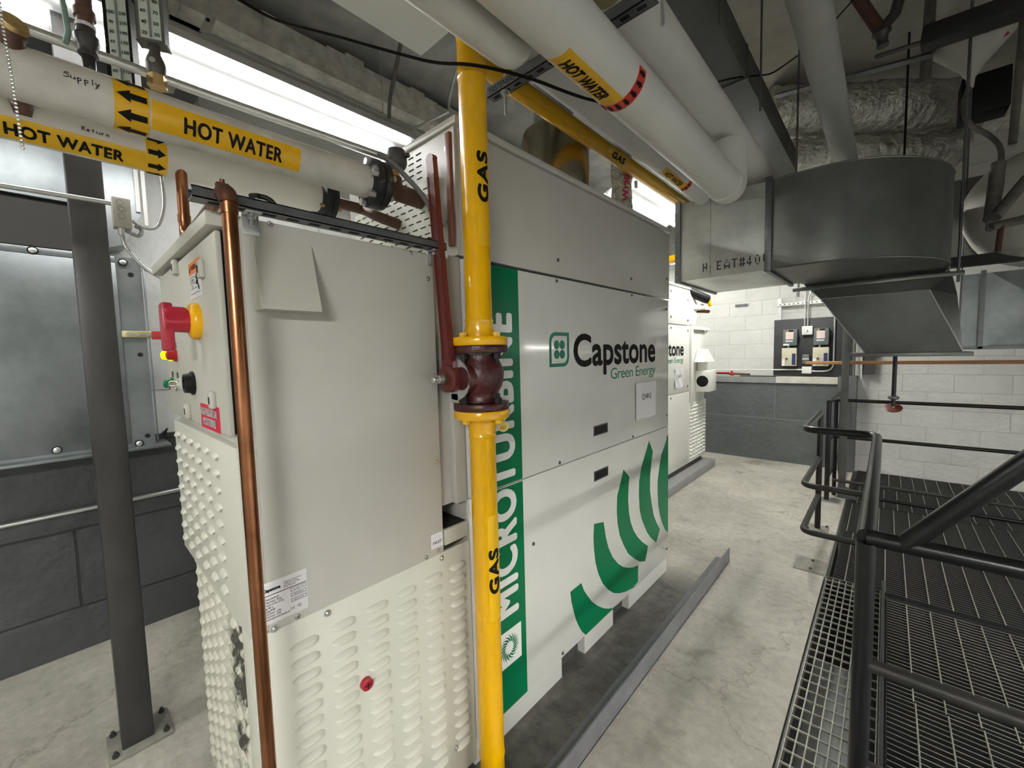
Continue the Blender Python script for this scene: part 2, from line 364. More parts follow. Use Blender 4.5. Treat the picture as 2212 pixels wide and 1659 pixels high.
def text_on(name, s, fit, fn, m, parent, bold=0, cuts=0, fat=0, **k):
    b = text_bm(s, (fit[0] - 2 * fat, fit[1] - 2 * fat), bold=bold, cuts=cuts, **k)
    if fat:
        base = b.verts[:] + b.edges[:] + b.faces[:]
        for i in range(8):
            q = bmesh.ops.duplicate(b, geom=base)['geom']; dx, dy = fat * math.cos(math.pi * i / 4), fat * math.sin(math.pi * i / 4)
            for v in q:
                if isinstance(v, bmesh.types.BMVert): v.co += Vector((dx, dy, (i + 1) * .00012))
    for v in b.verts:
        x, y, z = v.co; p = fn(x, y)
        if z: p = p + (fn(x + .001, y) - p).cross(fn(x, y + .001) - p).normalized() * z
        v.co = p
    return obj(name, b, m, parent, smooth=False, norm=False)
def plane_fn(c, U, V):
    c, U, V = Vector(c), Vector(U), Vector(V); N = U.cross(V).normalized() * .0006
    return lambda u, v: c + U * u + V * v + N
def cyl_fn(c, axis, r, a0, t0, flip=False, th=.0014):
    """u along axis, v around (increasing angle)"""
    if axis == 'y': return lambda u, v: cylpt(c, 'y', r + th, a0 + math.degrees(v / r), t0 + u)
    return lambda u, v: cylpt(c, 'z', r + th, a0 - math.degrees(v / r), t0 + u)

# ------------------------------------------------------------------ the room
struct('floor', MB().box((-2.3, -2.6, -.16), (.83, 6.85, 0)), m_floor)
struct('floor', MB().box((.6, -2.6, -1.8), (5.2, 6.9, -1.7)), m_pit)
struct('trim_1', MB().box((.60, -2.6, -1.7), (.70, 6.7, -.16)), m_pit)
struct('wall_left', MB().box((-2.35, -2.6, 1.13), (-2.12, 6.85, 4.4)), m_wwall_y)
struct('wall_left', MB().box((-2.35, -2.6, 0), (-2.10, 6.85, 1.13)), m_gwall_y)
struct('wall_back', MB().box((-2.35, 6.72, -1.8), (5.2, 6.95, 4.4)), m_wwall)
struct('wall_back', MB().box((-2.12, 6.52, 0), (.70, 6.72, 1.075)), m_gwall)
struct('trim_2', MB().box((-2.12, 6.50, 1.075), (.45, 6.72, 1.155)), mat('grey_ledge_paint', (.26, .27, .26), .6, var=.3, vscale=8))
struct('trim_3', MB().box((.0, 6.49, 1.08), (.66, 6.72, 1.16)), m_ledge)
struct('trim_4', MB().box((.66, 6.45, 0), (.84, 6.72, 1.18)), mat('grey_pier_paint', (.12, .125, .12), .6, var=.3, vscale=8, bump=.4))
struct('wall_right', MB().box((4.6, -2.6, -1.8), (4.8, 6.9, 4.4)), m_wwall_y)
struct('wall_front', MB().box((-2.35, -2.8, -1.8), (5.2, -2.6, 4.4)), m_wwall)
struct('ceiling', MB().box((-2.35, -2.8, 4.2), (5.2, 6.95, 4.4)), m_ceil)
# lowered grey soffit over the left of the room, and the bare haunch along it
struct('trim_5', MB().box((-2.12, -2.6, 3.55), (-.42, 6.72, 3.75)), m_ceil2)
hb = MB(); pts = []
ys = [-.2 + i * .12 for i in range(26)]
for i in range(len(ys) - 1):
    z0, z1 = 3.47 + rnd.uniform(-.015, .03), 3.3
    hb.box((-1.62, ys[i], 3.30), (-1.50, ys[i + 1] + .002, z0))
struct('trim_6', MB().box((-2.12, -.6, 3.28), (-1.62, 6.7, 3.55)), m_ceil2)
struct('trim_7', hb, mat('bare_patchy_concrete', (.80, .78, .70), .9, var=.45, vscale=12, bump=.8, bscale=20))
struct('trim_8', MB().box((-2.12, .30, 3.02), (-1.62, .62, 3.55)), mat('dark_concrete_beam', (.10, .10, .095), .8, var=.4, vscale=6))

# ------------------------------------------------------------------ the near microturbine
def louver(b, c, U, V, Nn, L, H, D):
    """pressed scoop: length L along U, height H along V, standing D proud along Nn, open underneath"""
    c, U, V, Nn = Vector(c), Vector(U), Vector(V), Vector(Nn); n = 8; prev = None
    for i in range(n + 1):
        t = -1 + 2 * i / n; q = max(0, 1 - abs(t) ** 3.2) ** .55
        p = [c + U * t * L / 2 + V * (H / 2) * q, c + U * t * L / 2 + V * H * .28 * q + Nn * D * .62 * q,
             c + U * t * L / 2 - V * H * .25 * q + Nn * D * q, c + U * t * L / 2 - V * H * .5 * q + Nn * D * .92 * q, c + U * t * L / 2 - V * H * .5 * q]
        cur = [b.b.verts.new(x) for x in p]
        if prev:
            for k in range(4): b.b.faces.new((prev[k], prev[k + 1], cur[k + 1], cur[k]))
        prev = cur
def screw(parent, p, Nn, r=.008, m=None):
    Nn = Vector(Nn); b = MB(); b.cyl(Vector(p), Vector(p) + Nn * .002, r * 1.4, n=14); b.lathe(Vector(p), Nn, [(0, r), (.004, r), (.007, r * .6)], n=12)
    return obj('screw', b, m or m_chrome, parent)

mt = thing('microturbine', 'large foreground microturbine cabinet in beige and white with a green MICROTURBINE stripe', 'generator', (-.38, 1.5, 0))
W = -.76
obj('cabinet_body', MB().box((W, .955, .10), (-.012, 2.79, 1.885)), m_modwhite, mt)
# base skirt with notches
sk = MB()
for y0, y1 in ((.955, 1.517), (1.718, 2.016), (2.206, 2.785)): sk.box((W + .01, y0, .0), (-.008, y1, .102))
obj('base_skirt', sk, m_white, mt, label='white base skirt with dark notches')
obj('base_frame', MB().box((W + .04, .30, .0), (-.05, 2.75, .10)), mat('dark_base', (.06, .058, .055), .7), mt)
obj('side_panel', MB().box((-.014, .96, .105), (0, 2.79, 1.030), .002), m_white, mt)
obj('side_panel', MB().box((-.014, .96, 1.036), (0, 2.79, 1.886), .002), m_white, mt)
md = obj('heat_module', MB().box((W, .955, 1.90), (-.012, 2.80, 2.33)), m_modwhite, mt)
obj('module_panel', MB().box((-.014, .965, 1.897), (.0, 2.80, 2.325), .002), m_modwhite, mt)
obj('module_lid', MB().box((W - .01, .945, 2.332), (.008, 2.81, 2.358), .004), m_modwhite, mt)
# module front: slotted plates
sl = MB().box((-.70, .944, 1.93), (-.10, .956, 2.19), .001).since()
for r in range(9):
    for k in range(12):
        x = -.68 + k * .05 + (.025 if r % 2 else 0)
        if x < -.12: sl.box((x, .9425, 1.945 + r * .027), (x + .03, .9445, 1.949 + r * .027))

for r in range(5):
    for k in range(3): sl.box((-.33 + k * .05, .9525, 2.215 + r * .022), (-.30 + k * .05, .9555, 2.218 + r * .022))
obj('vent_plate', sl.paint(1), [m_beige2, m_darkrub], mt)
for x, z in ((-.05, 2.27), (-.05, 2.02), (-.09, 1.96), (-.74, 2.25)): screw(mt, (x, .955, z), (0, -1, 0), .009)
# side screws
for y, z in ((1.53, 1.966), (1.516, 1.873), (2.24, 1.966), (2.248, 1.874), (2.755, 2.027), (2.75, 1.826), (2.76, 1.109), (2.256, 1.047), (2.77, .958), (1.516, 1.048), (1.515, .125), (2.255, .125), (2.765, .169), (1.315, .736)):
    screw(mt, (0, y, z), (1, 0, 0), .006, m_strut)
# recessed pull handles
for z in (1.147, .910):
    b = MB(); y0, y1, zz0, zz1 = 1.815, 1.957, z - .026, z + .026
    b.box((-.001, y0, zz0), (.003, y1, zz0 + .006)); b.box((-.001, y0, zz1 - .006), (.003, y1, zz1)); b.box((-.001, y0, zz0), (.003, y0 + .006, zz1)); b.box((-.001, y1 - .006, zz0), (.003, y1, zz1))
    h = obj('pull_handle', b, m_strut, mt)
    obj('handle_recess', MB().box((-.0005, y0 + .005, zz0 + .005), (.0012, y1 - .005, zz1 - .005)), m_blackplastic, h)
# green stripe, lettering, logos
st = obj('green_stripe', MB().box((0, 1.02, .105), (.0009, 1.254, 1.028)), m_green, mt)
obj('green_stripe', MB().box((0, 1.02, 1.038), (.0009, 1.254, 1.886)), m_green, mt)
Y, Z = Vector((0, 1, 0)), Vector((0, 0, 1))
text_on('lettering', 'MICROTURBINE', (1.215, .150), plane_fn((.0012, 1.137, 1.105), Z, -Y), m_whitevinyl, mt, fat=.0075, spacing=1.12)
lp = obj('emblem_panel', MB().box((.0009, 1.074, .288), (.0016, 1.222, .438)), m_whitevinyl, mt)
b = MB()
for k in range(18):
    a = 2 * math.pi * k / 18; c = Vector((.0016, 1.148, .363)); pts = []
    for rr, da, wd in ((.024, 0, .004), (.034, .12, .0095), (.045, .32, .0085), (.057, .6, .0015)):
        pts.append((rr, a + da, wd))
    lft = [c + Y * math.cos(t) * q + Z * math.sin(t) * q + (-Y * math.sin(t) + Z * math.cos(t)) * wd / 2 for q, t, wd in pts]
    rgt = [c + Y * math.cos(t) * q + Z * math.sin(t) * q - (-Y * math.sin(t) + Z * math.cos(t)) * wd / 2 for q, t, wd in pts]
    for i in range(3): b.prism([lft[i], lft[i + 1], rgt[i + 1], rgt[i]], (.0005, 0, 0))
obj('swirl_emblem', b, m_green, lp, smooth=False)
def ball_logo(parent, x, y0, y1, z0, z1, sgn=1):
    """rounded square outline, two opposite corners rounded, four dots"""
    def outline(i):
        w0, w1, h0, h1 = y0 + i, y1 - i, z0 + i, z1 - i; rr = .045 - i * .8; P = []
        P.append((w1, h1)); P.append((w1, h0 + rr))
        for k in range(1, 9): t = R(-90 * k / 8); P.append((w1 - rr + rr * math.cos(t), h0 + rr + rr * math.sin(t)))
        P.append((w0, h0)); P.append((w0, h1 - rr))
        for k in range(1, 9): t = R(180 - 90 * k / 8); P.append((w0 + rr + rr * math.cos(t), h1 - rr + rr * math.sin(t)))
        return P
    A, Bb = outline(0), outline(.016); b = MB(); n = len(A)
    for k in range(n):
        q = [A[k], A[(k + 1) % n], Bb[(k + 1) % n], Bb[k]]
        b.prism([(x, p[0], p[1]) for p in q], (.0008 * sgn, 0, 0))
    cy, cz = (y0 + y1) / 2, (z0 + z1) / 2
    for dy in (-1, 1):
        for dz in (-1, 1): b.cyl((x, cy + dy * .0215, cz + dz * .0215), (x + .0008 * sgn, cy + dy * .0215, cz + dz * .0215), .0205, n=24)
    return obj('clover_emblem', b, m_logogreen, parent, smooth=False)
ball_logo(mt, 0, 1.453, 1.606, 1.489, 1.645)
text_on('wordmark', 'Capstone', (.932, .212), plane_fn((.0, 2.107, 1.538), Y, Z), m_black, mt, fat=.0062, spacing=1.0)
text_on('tagline', 'Green Energy', (.578, .080), plane_fn((.0, 2.285, 1.424), Y, Z), m_logogreen, mt, bold=.004, spacing=.93)
SW = [[(2.135,.875),(2.096,.80),(2.060,.740),(2.054,.66),(2.062,.580),(2.088,.50),(2.137,.423),(2.192,.352),(2.267,.294),(2.34,.246),(2.421,.215),(2.445,.26),(2.462,.302),(2.385,.352),(2.317,.409),(2.262,.468),(2.220,.539),(2.198,.61),(2.191,.682),(2.196,.75),(2.207,.816),(2.17,.846)],
      [(1.810,.661),(1.803,.59),(1.807,.526),(1.820,.45),(1.847,.379),(1.89,.305),(1.952,.240),(2.01,.195),(2.078,.162),(2.16,.135),(2.240,.120),(2.315,.125),(2.321,.231),(2.255,.243),(2.193,.266),(2.12,.302),(2.059,.349),(2.0,.41),(1.956,.480),(1.928,.55),(1.907,.640)],
      [(1.586,.396),(1.594,.345),(1.610,.293),(1.630,.235),(1.657,.183),(1.685,.14),(1.718,.106),(2.056,.106),(2.0,.112),(1.950,.132),(1.89,.165),(1.834,.207),(1.78,.255),(1.736,.309),(1.705,.35),(1.683,.398)],
      [(2.481,.983),(2.41,.89),(2.366,.83),(2.338,.756),(2.334,.67),(2.344,.581),(2.370,.51),(2.408,.454),(2.45,.395),(2.504,.342),(2.590,.276),(2.62,.31),(2.650,.348),(2.595,.41),(2.547,.482),(2.515,.57),(2.492,.657),(2.494,.744),(2.51,.82),(2.536,.903)],
      [(2.789,.975),(2.73,.91),(2.675,.851),(2.64,.77),(2.614,.688),(2.614,.60),(2.626,.521),(2.655,.44),(2.696,.371),(2.74,.315),(2.789,.276)]]
for P in SW:
    b = MB(); b.prism([(0, p[0], p[1]) for p in P], (.0009, 0, 0)); obj('green_swoosh', b, m_green, mt, smooth=False)
pp = thing('paper_sign', 'white paper sheet reading CHP-2 taped to the near microturbine side', 'sign', (.002, 2.43, 1.14))
b = MB(); n = 8
g = [[b.b.verts.new((.003 + .004 * math.sin(i * .9) * (j / n) ** 2 + .002, 2.29 + .283 * i / n, 1.137 + (1.360 - 1.137) * j / n + .002 * math.sin(i))) for j in range(n + 1)] for i in range(n + 1)]
for i in range(n):
    for j in range(n): b.b.faces.new((g[i][j], g[i + 1][j], g[i + 1][j + 1], g[i][j + 1]))
obj('sheet', b, m_paper, pp)
text_on('lettering', 'CHP-2', (.13, .034), plane_fn((.0085, 2.43, 1.272), Y, Z), m_black, pp, bold=.0)
# front cabinet: side sheet, recess, lid
obj('front_cabinet', MB().box((W, .275, .885), (-.008, .845, 1.85), .003), m_beige, mt)
obj('side_sheet', MB().box((-.010, .30, .880), (0, .838, 1.878), .002), m_grey_sheet, mt, label='plain grey sheet on the side of the front cabinet')
obj('recess_panel', MB().box((W + .02, .84, 1.03), (-.030, .955, 1.885)), m_grey_sheet, mt)
obj('corner_strip', MB().box((-.03, .905, 1.03), (-.003, .955, 1.89), .003), m_modwhite, mt)
obj('recess_opening', MB().box((-.30, .850, .9552), (-.012, .948, .9575)), m_darkrub, mt)
obj('recess_ledge', MB().box((W + .02, .845, .90), (-.002, .955, .955), .004), m_beige, mt)
obj('cabinet_lid', MB().box((W - .02, .235, 1.852), (-.012, .93, 1.884), .004), m_beige, mt)
hd = MB().hull([(-.001, .318, 1.838), (-.001, .452, 1.838), (-.001, .318, 1.668), (-.001, .452, 1.668), (.004, .318, 1.838), (.004, .452, 1.838), (.052, .320, 1.668), (.052, .450, 1.668), (.052, .320, 1.676), (.052, .450, 1.676)])
hd = obj('air_hood', hd, m_beige, mt, smooth=False, label='small wedge shaped air hood')
for y, z in ((.361, 1.875), (.755, 1.872), (.815, 1.80), (.365, .893), (.765, .893), (.822, 1.20), (.815, .897)): screw(mt, (0, y, z), (1, 0, 0), .005)
# door with its slab, gap and fittings
dr = obj('control_door', MB().box((W + .005, .250, 1.378), (-.010, .262, 1.842), .003), m_beige, mt)
obj('door_frame', MB().box((-.022, .275, 1.375), (-.001, .302, 1.85), .002), m_beige, mt)
obj('door_gasket', MB().box((W + .01, .2615, 1.38), (-.018, .2765, 1.845)), m_darkrub, mt)
for x, z in ((-.445, 1.828), (-.135, 1.775), (-.12, 1.457), (-.43, 1.407)):
    c = obj('door_clip', MB().box((x - .016, .238, z - .022), (x + .016, .251, z + .022), .005).since().box((x - .005, .2372, z - .010), (x + .005, .2382, z + .008)).paint(1), [m_beige, m_darkrub], dr)
dh = obj('disconnect_handle', MB().lathe((-.225, .250, 1.656), (0, -1, 0), [(0, .047), (.012, .047), (.018, .043), (.022, .036)], n=12), m_yelplastic, dr, label='red handle on a yellow ring')
hb_ = MB().lathe((-.225, .23, 1.656), (0, -1, 0), [(0, .030), (.050, .028), (.052, .020)], n=20)
hb_.box((-.255, .175, 1.58), (-.210, .198, 1.700), .006); hb_.box((-.255, .178, 1.632), (-.205, .226, 1.690), .008)
hl = obj('grip', hb_, m_redhandle, dh)
for x, z, mm in ((-.66, 1.576, m_glassyel), (-.565, 1.574, m_glassred), (-.655, 1.482, m_glassgreen), (-.57, 1.480, m_chrome)):
    b = MB(); b.lathe((x, .250, z), (0, -1, 0), [(0, .020), (.006, .020), (.008, .015), (.022, .014), (.026, .008)], n=18); l_ = obj('pilot_light', b, mm, dr)
    obj('light_tag', MB().box((x - .014, .2490, z + .022), (x + .014, .2505, z + .040)), m_strut, l_)
b = MB(); b.lathe((-.345, .250, 1.492), (0, -1, 0), [(0, .033), (.006, .033), (.008, .028), (.022, .026), (.022, .020), (.012, .018)], n=24); obj('selector_knob', b, m_blackplastic, dr)
X_ = Vector((1, 0, 0))
wl = obj('warning_label', MB().box((-.290, .2492, 1.717), (-.165, .2502, 1.780)), m_whitevinyl, dr)
obj('label_header', MB().box((-.290, .2490, 1.780), (-.165, .2502, 1.811)), m_orange, wl)
text_on('lettering', 'WARNING', (.088, .014), plane_fn((-.219, .2487, 1.7955), X_, Z), m_black, wl, bold=.02)
b = MB(); b.prism([(-.285, .2489, 1.787), (-.271, .2489, 1.787), (-.278, .2489, 1.804)], (0, -.0003, 0)); obj('warning_triangle', b, m_black, wl, smooth=False)
text_on('lettering', 'DO NOT OPEN\nEQUIPMENT\nUNTIL POWER\nIS OFF', (.058, .030), plane_fn((-.254, .2489, 1.760), X_, Z), m_ink, wl, bold=.01)
b = MB()
for a, c_ in (((-.205, 1.775), (-.190, 1.745)), ((-.215, 1.768), (-.185, 1.765)), ((-.198, 1.757), (-.182, 1.735)), ((-.210, 1.750), (-.196, 1.765))):
    b.tube([(a[0], .2488, a[1]), (c_[0], .2488, c_[1])], .0018, n=6)
obj('hazard_symbol', b, m_black, wl)
for z in (1.742, 1.729): obj('label_rule', MB().box((-.285, .2488, z), (-.17, .2492, z + .0012)), m_ink, wl)
rl = obj('gas_label', MB().box((-.275, .2485, 1.376), (-.083, .2502, 1.440)), m_magenta, dr)
text_on('lettering', 'HIGH PRESSURE GAS\nMICROTURBINE', (.165, .045), plane_fn((-.180, .2483, 1.408), X_, Z), m_whitevinyl, rl, fat=.0004, spacing=1.0)
# louvered front panels
b = MB().box((W - .004, .258, .888), (0, .280, 1.350), .004)
for r in range(9):
    for k in range(6): louver(b, (-.700 + k * .1015, .258, 1.306 - r * .0455 - (k % 2) * .0), X_, Z, (0, -1, 0), .056, .017, .011)
obj('louvered_panel', b, m_beige2, mt)
b = MB().box((W + .01, .285, .04), (-.085, .300, .888), .003)
for r in range(17):
    for k in range(7): louver(b, (-.700 + k * .088, .285, .850 - r * .046), X_, Z, (0, -1, 0), .054, .018, .010)
obj('louvered_panel', b, m_dirty, mt, label='lower front louvered panel streaked with dark dust')
obj('corner_post', MB().box((-.085, .262, .02), (-.001, .30, .884), .003), m_beige2, mt)
b = MB().box((-.012, .275, .03), (0, .955, .884), .002)
for k, y in enumerate((.378, .481, .583, .686, .789, .892)):
    for r in range(16):
        if k == 2 and r == 7: pass
        louver(b, (0, y, .815 - r * .0447), Y, Z, (1, 0, 0), .074, .0195, .0145)
lp3 = obj('louvered_panel', b, m_beige2, mt)
b = MB(); b.lathe((0, .537, .603), (1, 0, 0), [(0, .018), (.014, .017), (.016, .013)], n=18)
kn = obj('red_plug', b, m_redhandle, lp3); b = MB(); b.box((.0155, .527, .6015), (.0175, .547, .6045)); b.box((.0155, .5355, .593), (.0175, .5385, .613)); obj('plug_slot', b, m_maroon, kn)
for y, z in ((.441, .864), (.828, .866), (.312, .889), (.86, .15)): screw(mt, (0, y, z), (1, 0, 0), .007, m_zinc)
# name plate and inlet label
npl = obj('rating_plate', MB().box((0, .286, .905), (.0012, .393, 1.010), .0003), m_paper, mt)
text_on('lettering', 'Capstone', (.040, .011), plane_fn((.0012, .310, .990), Y, Z), m_black, npl, fat=.0005)
text_on('lettering', 'Capstone Green Energy\n16640 Stagg Street\nVan Nuys, CA 91406\n(818) 734-5300', (.044, .018), plane_fn((.0012, .359, .990), Y, Z), m_ink, npl, align='LEFT', bold=.01)
obj('label_rule', MB().box((.0012, .288, .976), (.0016, .391, .9775)), m_black, npl)
text_on('lettering', 'Fuel Pressure Specifications\nHigh Range Pressure:   80 kPag\nMax Pressure Gas Flow:  552 kPag\nVoltage: 480 Vac\nOperating: 400/480\nLow Gas Pressure:   1.5 kPag\nHigh Gas Pressure:   35 kPag\nFor use with pipeline quality natural gas only', (.060, .058), plane_fn((.0012, .319, .942), Y, Z), m_ink, npl, align='LEFT', bold=.008)
for z, s_ in ((.965, 'SZ - 0065 - 100'), (.951, '00001'), (.937, '65 kW')):
    b = MB(); y0, y1 = .353, .390
    for q in (((y0, z), (y1, z + .0008)), ((y0, z + .008), (y1, z + .0088)), ((y0, z), (y0 + .0008, z + .0088)), ((y1 - .0008, z), (y1, z + .0088))): b.box((.0012, q[0][0], q[0][1]), (.0016, q[1][0], q[1][1]))
    obj('text_box', b, m_black, npl)
    text_on('lettering', s_, (.024, .004), plane_fn((.0012, .3715, z + .0044), Y, Z), m_ink, npl)
text_on('lettering', 'CE', (.010, .006), plane_fn((.0012, .355, .921), Y, Z), m_black, npl)
b = MB()
for k in range(16):
    a0, a1 = 2 * math.pi * k / 16, 2 * math.pi * (k + 1) / 16; cc = Vector((.0012, .372, .922))
    b.prism([cc + Y * math.cos(a) * rr + Z * math.sin(a) * rr for a, rr in ((a0, .0045), (a1, .0045), (a1, .0038), (a0, .0038))], (.0004, 0, 0))
obj('mark_ring', b, m_black, npl, smooth=False)
text_on('lettering', 'UL', (.005, .0035), plane_fn((.0012, .372, .922), Y, Z), m_black, npl, bold=.02)
il = obj('inlet_label', MB().box((0, .787, .909), (.0010, .835, .958)), m_paper, mt)
text_on('lettering', 'INLET', (.036, .009), plane_fn((.001, .812, .928), Y, Z), m_black, il, bold=.015)

# strut channel across the top of the side sheet, with brackets
sc_ = thing('strut_channel', 'long slotted dark steel channel along the top edge of the near cabinet', 'strut', (.02, .53, 1.886))
b = MB(); b.box((.002, .205, 1.889), (.044, .862, 1.8915)); b.box((.0415, .205, 1.889), (.044, .862, 1.912)); b.box((.002, .205, 1.889), (.0045, .862, 1.912))
b.box((.035, .205, 1.9095), (.044, .862, 1.912)); b.box((.002, .205, 1.9095), (.011, .862, 1.912)); b.since()
for k in range(12): b.box((.016, .235 + k * .052, 1.8882), (.030, .235 + k * .052 + .027, 1.8892), .0)
obj('channel', b.paint(1), [m_strut, m_darkrub], sc_)
for y in (.318, .832):
    b = MB(); b.box((.001, y - .016, 1.842), (.004, y + .018, 1.889), .001); b.box((.001, y - .016, 1.885), (.036, y + .018, 1.889), .001)
    q = obj('angle_bracket', b, m_zinc, sc_); b = MB(); b.cyl((.018, y, 1.858), (.018, y, 1.889), .004, n=10); b.hexn((.018, y, 1.878), (0, 0, 1), .009, .008); obj('bolt', b, m_zinc, q)
b = MB()
for k in range(20):
    a0, a1 = 2 * math.pi * k / 20, 2 * math.pi * (k + 1) / 20; c0 = Vector((-.05, .87, 1.925))
    b.tube([c0 + Y * math.cos(a0) * .02 + Z * math.sin(a0) * .022, c0 + Y * math.cos(a1) * .02 + Z * math.sin(a1) * .022], .005, n=8)
b.cyl((-.05, .87, 1.885), (-.05, .87, 1.905), .008, n=12); obj('lifting_eye', b, m_darksteel, mt)

# angle kerb on the floor
kb = MB(); kb.box((.285, .2, .0), (.293, 3.20, .10), .001); kb.box((.20, .2, .0), (.293, 3.20, .006))
tag(obj('kerb_angle', kb, m_curb), 'long low grey steel kerb on the floor beside the near microturbine', 'kerb')

# ------------------------------------------------------------------ the far microturbine
fm = thing('microturbine', 'distant white microturbine cabinet standing on a grey plinth near the back wall', 'generator', (-1.05, 4.6, 0))
X0, X1 = -1.44, -.66
m_fw = mat('cream_white_panel', (.72, .72, .66), .3, var=.04)
obj('cabinet_body', MB().box((X0, 3.45, .17), (X1 - .012, 5.11, 1.84)), m_fw, fm)
obj('side_panel', MB().box((X1 - .014, 3.45, .17), (X1, 5.11, 1.052), .003), m_fw, fm)
obj('side_panel', MB().box((X1 - .014, 3.45, 1.060), (X1, 5.11, 1.834), .003), m_fw, fm)
obj('heat_module', MB().box((X0, 3.45, 1.846), (X1, 5.11, 2.265), .003), m_fw, fm)
obj('module_lid', MB().box((X0 - .02, 3.44, 2.265), (X1 + .015, 5.12, 2.29), .004), m_fw, fm)
b = MB(); b.prism([(X0, 5.11, 1.86), (X0, 5.11, 2.25), (X0, 5.20, 2.24), (X0, 5.39, 2.10), (X0, 5.39, 1.98), (X0, 5.30, 1.86)], (X1 - X0, 0, 0)); obj('module_shroud', b, m_fw, fm, smooth=False)
obj('front_cabinet', MB().box((X0, 5.13, .90), (X1 - .01, 5.70, 1.84), .004), m_fw, fm)
obj('corner_channel', MB().box((X1 - .03, 5.14, .88), (X1 + .015, 5.22, 1.84), .004), m_fw, fm)
b = MB(); b.box((X1 - .01, 5.20, 1.80), (X1 + .03, 5.76, 1.835)); b.box((X1 - .01, 5.72, 1.74), (X1 + .02, 5.75, 1.80)); obj('top_strut', b, m_fw, fm)
b = MB().box((X0, 5.12, .17), (X1, 5.73, .90), .003)
for k in range(6):
    for r in range(15): louver(b, (X1, 5.18 + k * .095, .86 - r * .045), Y, Z, (1, 0, 0), .082, .024, .02)
obj('louvered_panel', b, m_fw, fm)
obj('base_skirt', MB().box((X0 + .03, 3.5, .10), (X1 - .03, 5.66, .17)), mat('dark_base', (.06, .058, .055), .7), fm)
obj('air_hood', MB().hull([(X1, 5.28, 1.40), (X1, 5.66, 1.40), (X1 + .13, 5.28, 1.40), (X1 + .13, 5.66, 1.40), (X1, 5.40, 1.56), (X1, 5.58, 1.56), (X1 + .07, 5.40, 1.56), (X1 + .07, 5.58, 1.56)]).box((X1, 5.40, 1.29), (X1 + .07, 5.55, 1.40)), m_fw, fm, smooth=False)
fb = obj('fan_box', MB().box((X1 - .01, 5.35, 1.03), (X1 + .16, 5.62, 1.29), .006), m_fw, fm); 
obj('fan_opening', MB().lathe((X1 + .075, 5.351, 1.16), (0, -1, 0), [(0, .07), (.003, .07), (.004, .06)], n=24), m_blackplastic, fb)
for y, z in ((4.53, 2.2), (5.05, 2.14), (4.53, 1.92), (5.05, 1.9), (4.53, 1.80), (5.05, 1.78), (4.53, 1.02), (5.05, 1.12), (5.18, 1.72), (5.18, 1.3), (5.18, .92)): screw(fm, (X1 + .001, y, z), (1, 0, 0), .010, m_strut)
text_on('wordmark', 'Capstone', (.932, .212), plane_fn((X1 + .0005, 4.45, 1.545), Y, Z), m_black, fm, fat=.0062, spacing=1.0)
text_on('tagline', 'Green Energy', (.578, .080), plane_fn((X1 + .0005, 4.625, 1.430), Y, Z), m_logogreen, fm, bold=.004, spacing=.93)
ball_logo(fm, X1 + .0005, 3.80, 3.95, 1.497, 1.65)
pp = thing('paper_sign', 'wrinkled white paper sheet taped to the far microturbine side', 'sign', (X1 + .003, 4.78, 1.12))
b = MB()
g = [[b.b.verts.new((X1 + .005 + .008 * math.sin(i * 1.3 + j), 4.64 + .27 * i / n, 1.12 + .23 * j / n + .012 * math.sin(i * 1.1) * (1 - j / n))) for j in range(n + 1)] for i in range(n + 1)]
for i in range(n):
    for j in range(n): b.b.faces.new((g[i][j], g[i + 1][j], g[i + 1][j + 1], g[i][j + 1]))
obj('sheet', b, m_paper, pp)
text_on('lettering', 'CHP-1', (.13, .034), plane_fn((X1 + .014, 4.77, 1.255), Y, Z), m_black, pp)
tag(obj('plinth', MB().box((-1.5, 3.35, 0), (-.55, 5.78, .10), .006), mat('plinth_grey', (.27, .27, .265), .6, var=.2)), 'low grey concrete plinth under the far microturbine', 'plinth')

# ------------------------------------------------------------------ yellow gas pipework
GX, GY, GR = .110, .932, .0435
gp = thing('gas_pipe', 'thick yellow upright gas pipe standing in front of the near microturbine', 'pipe', (GX, GY, 0))
b = MB(); b.lathe((GX, GY, 0), Z, [(-.0, GR), (.14, GR), (.155, GR * 1.07), (.17, GR), (1.275, GR), (1.285, GR * 1.08), (1.295, GR), (1.335, GR * 1.18), (1.345, GR * 1.2)], n=40)
obj('lower_pipe', b, m_yellow, gp)
b = MB(); b.lathe((GX, GY, 1.605), Z, [(0, GR * 1.22), (.02, GR * 1.15), (.05, GR * 1.02), (.058, GR * 1.08), (.066, GR), (.80, GR), (.808, GR * 1.06), (.815, GR)], n=40)
obj('upper_pipe', b, m_yellow, gp)
b = MB(); b.tube([(GX, GY, 2.41), (GX, GY, 2.60), (GX, GY - .25, 2.60), (GX, -2.58, 2.60)], GR * 1.02, n=28, bend=.10); obj('top_elbow', b, m_yellow, gp)
obj('floor_collar', MB().lathe((GX, GY, 0), Z, [(0, GR * 1.5), (.012, GR * 1.5), (.02, GR * 1.1)], n=32), m_yellow, gp)
FR = .092
def flange(name, z, m, par, h=.022):
    return obj(name, MB().lathe((GX, GY, z), Z, [(0, FR - .002), (.003, FR), (h - .003, FR), (h, FR - .002)], n=48), m, par)
flange('pipe_flange', 1.582, m_yellow, gp, .027); flange('pipe_flange', 1.345, m_yellow, gp, .027)
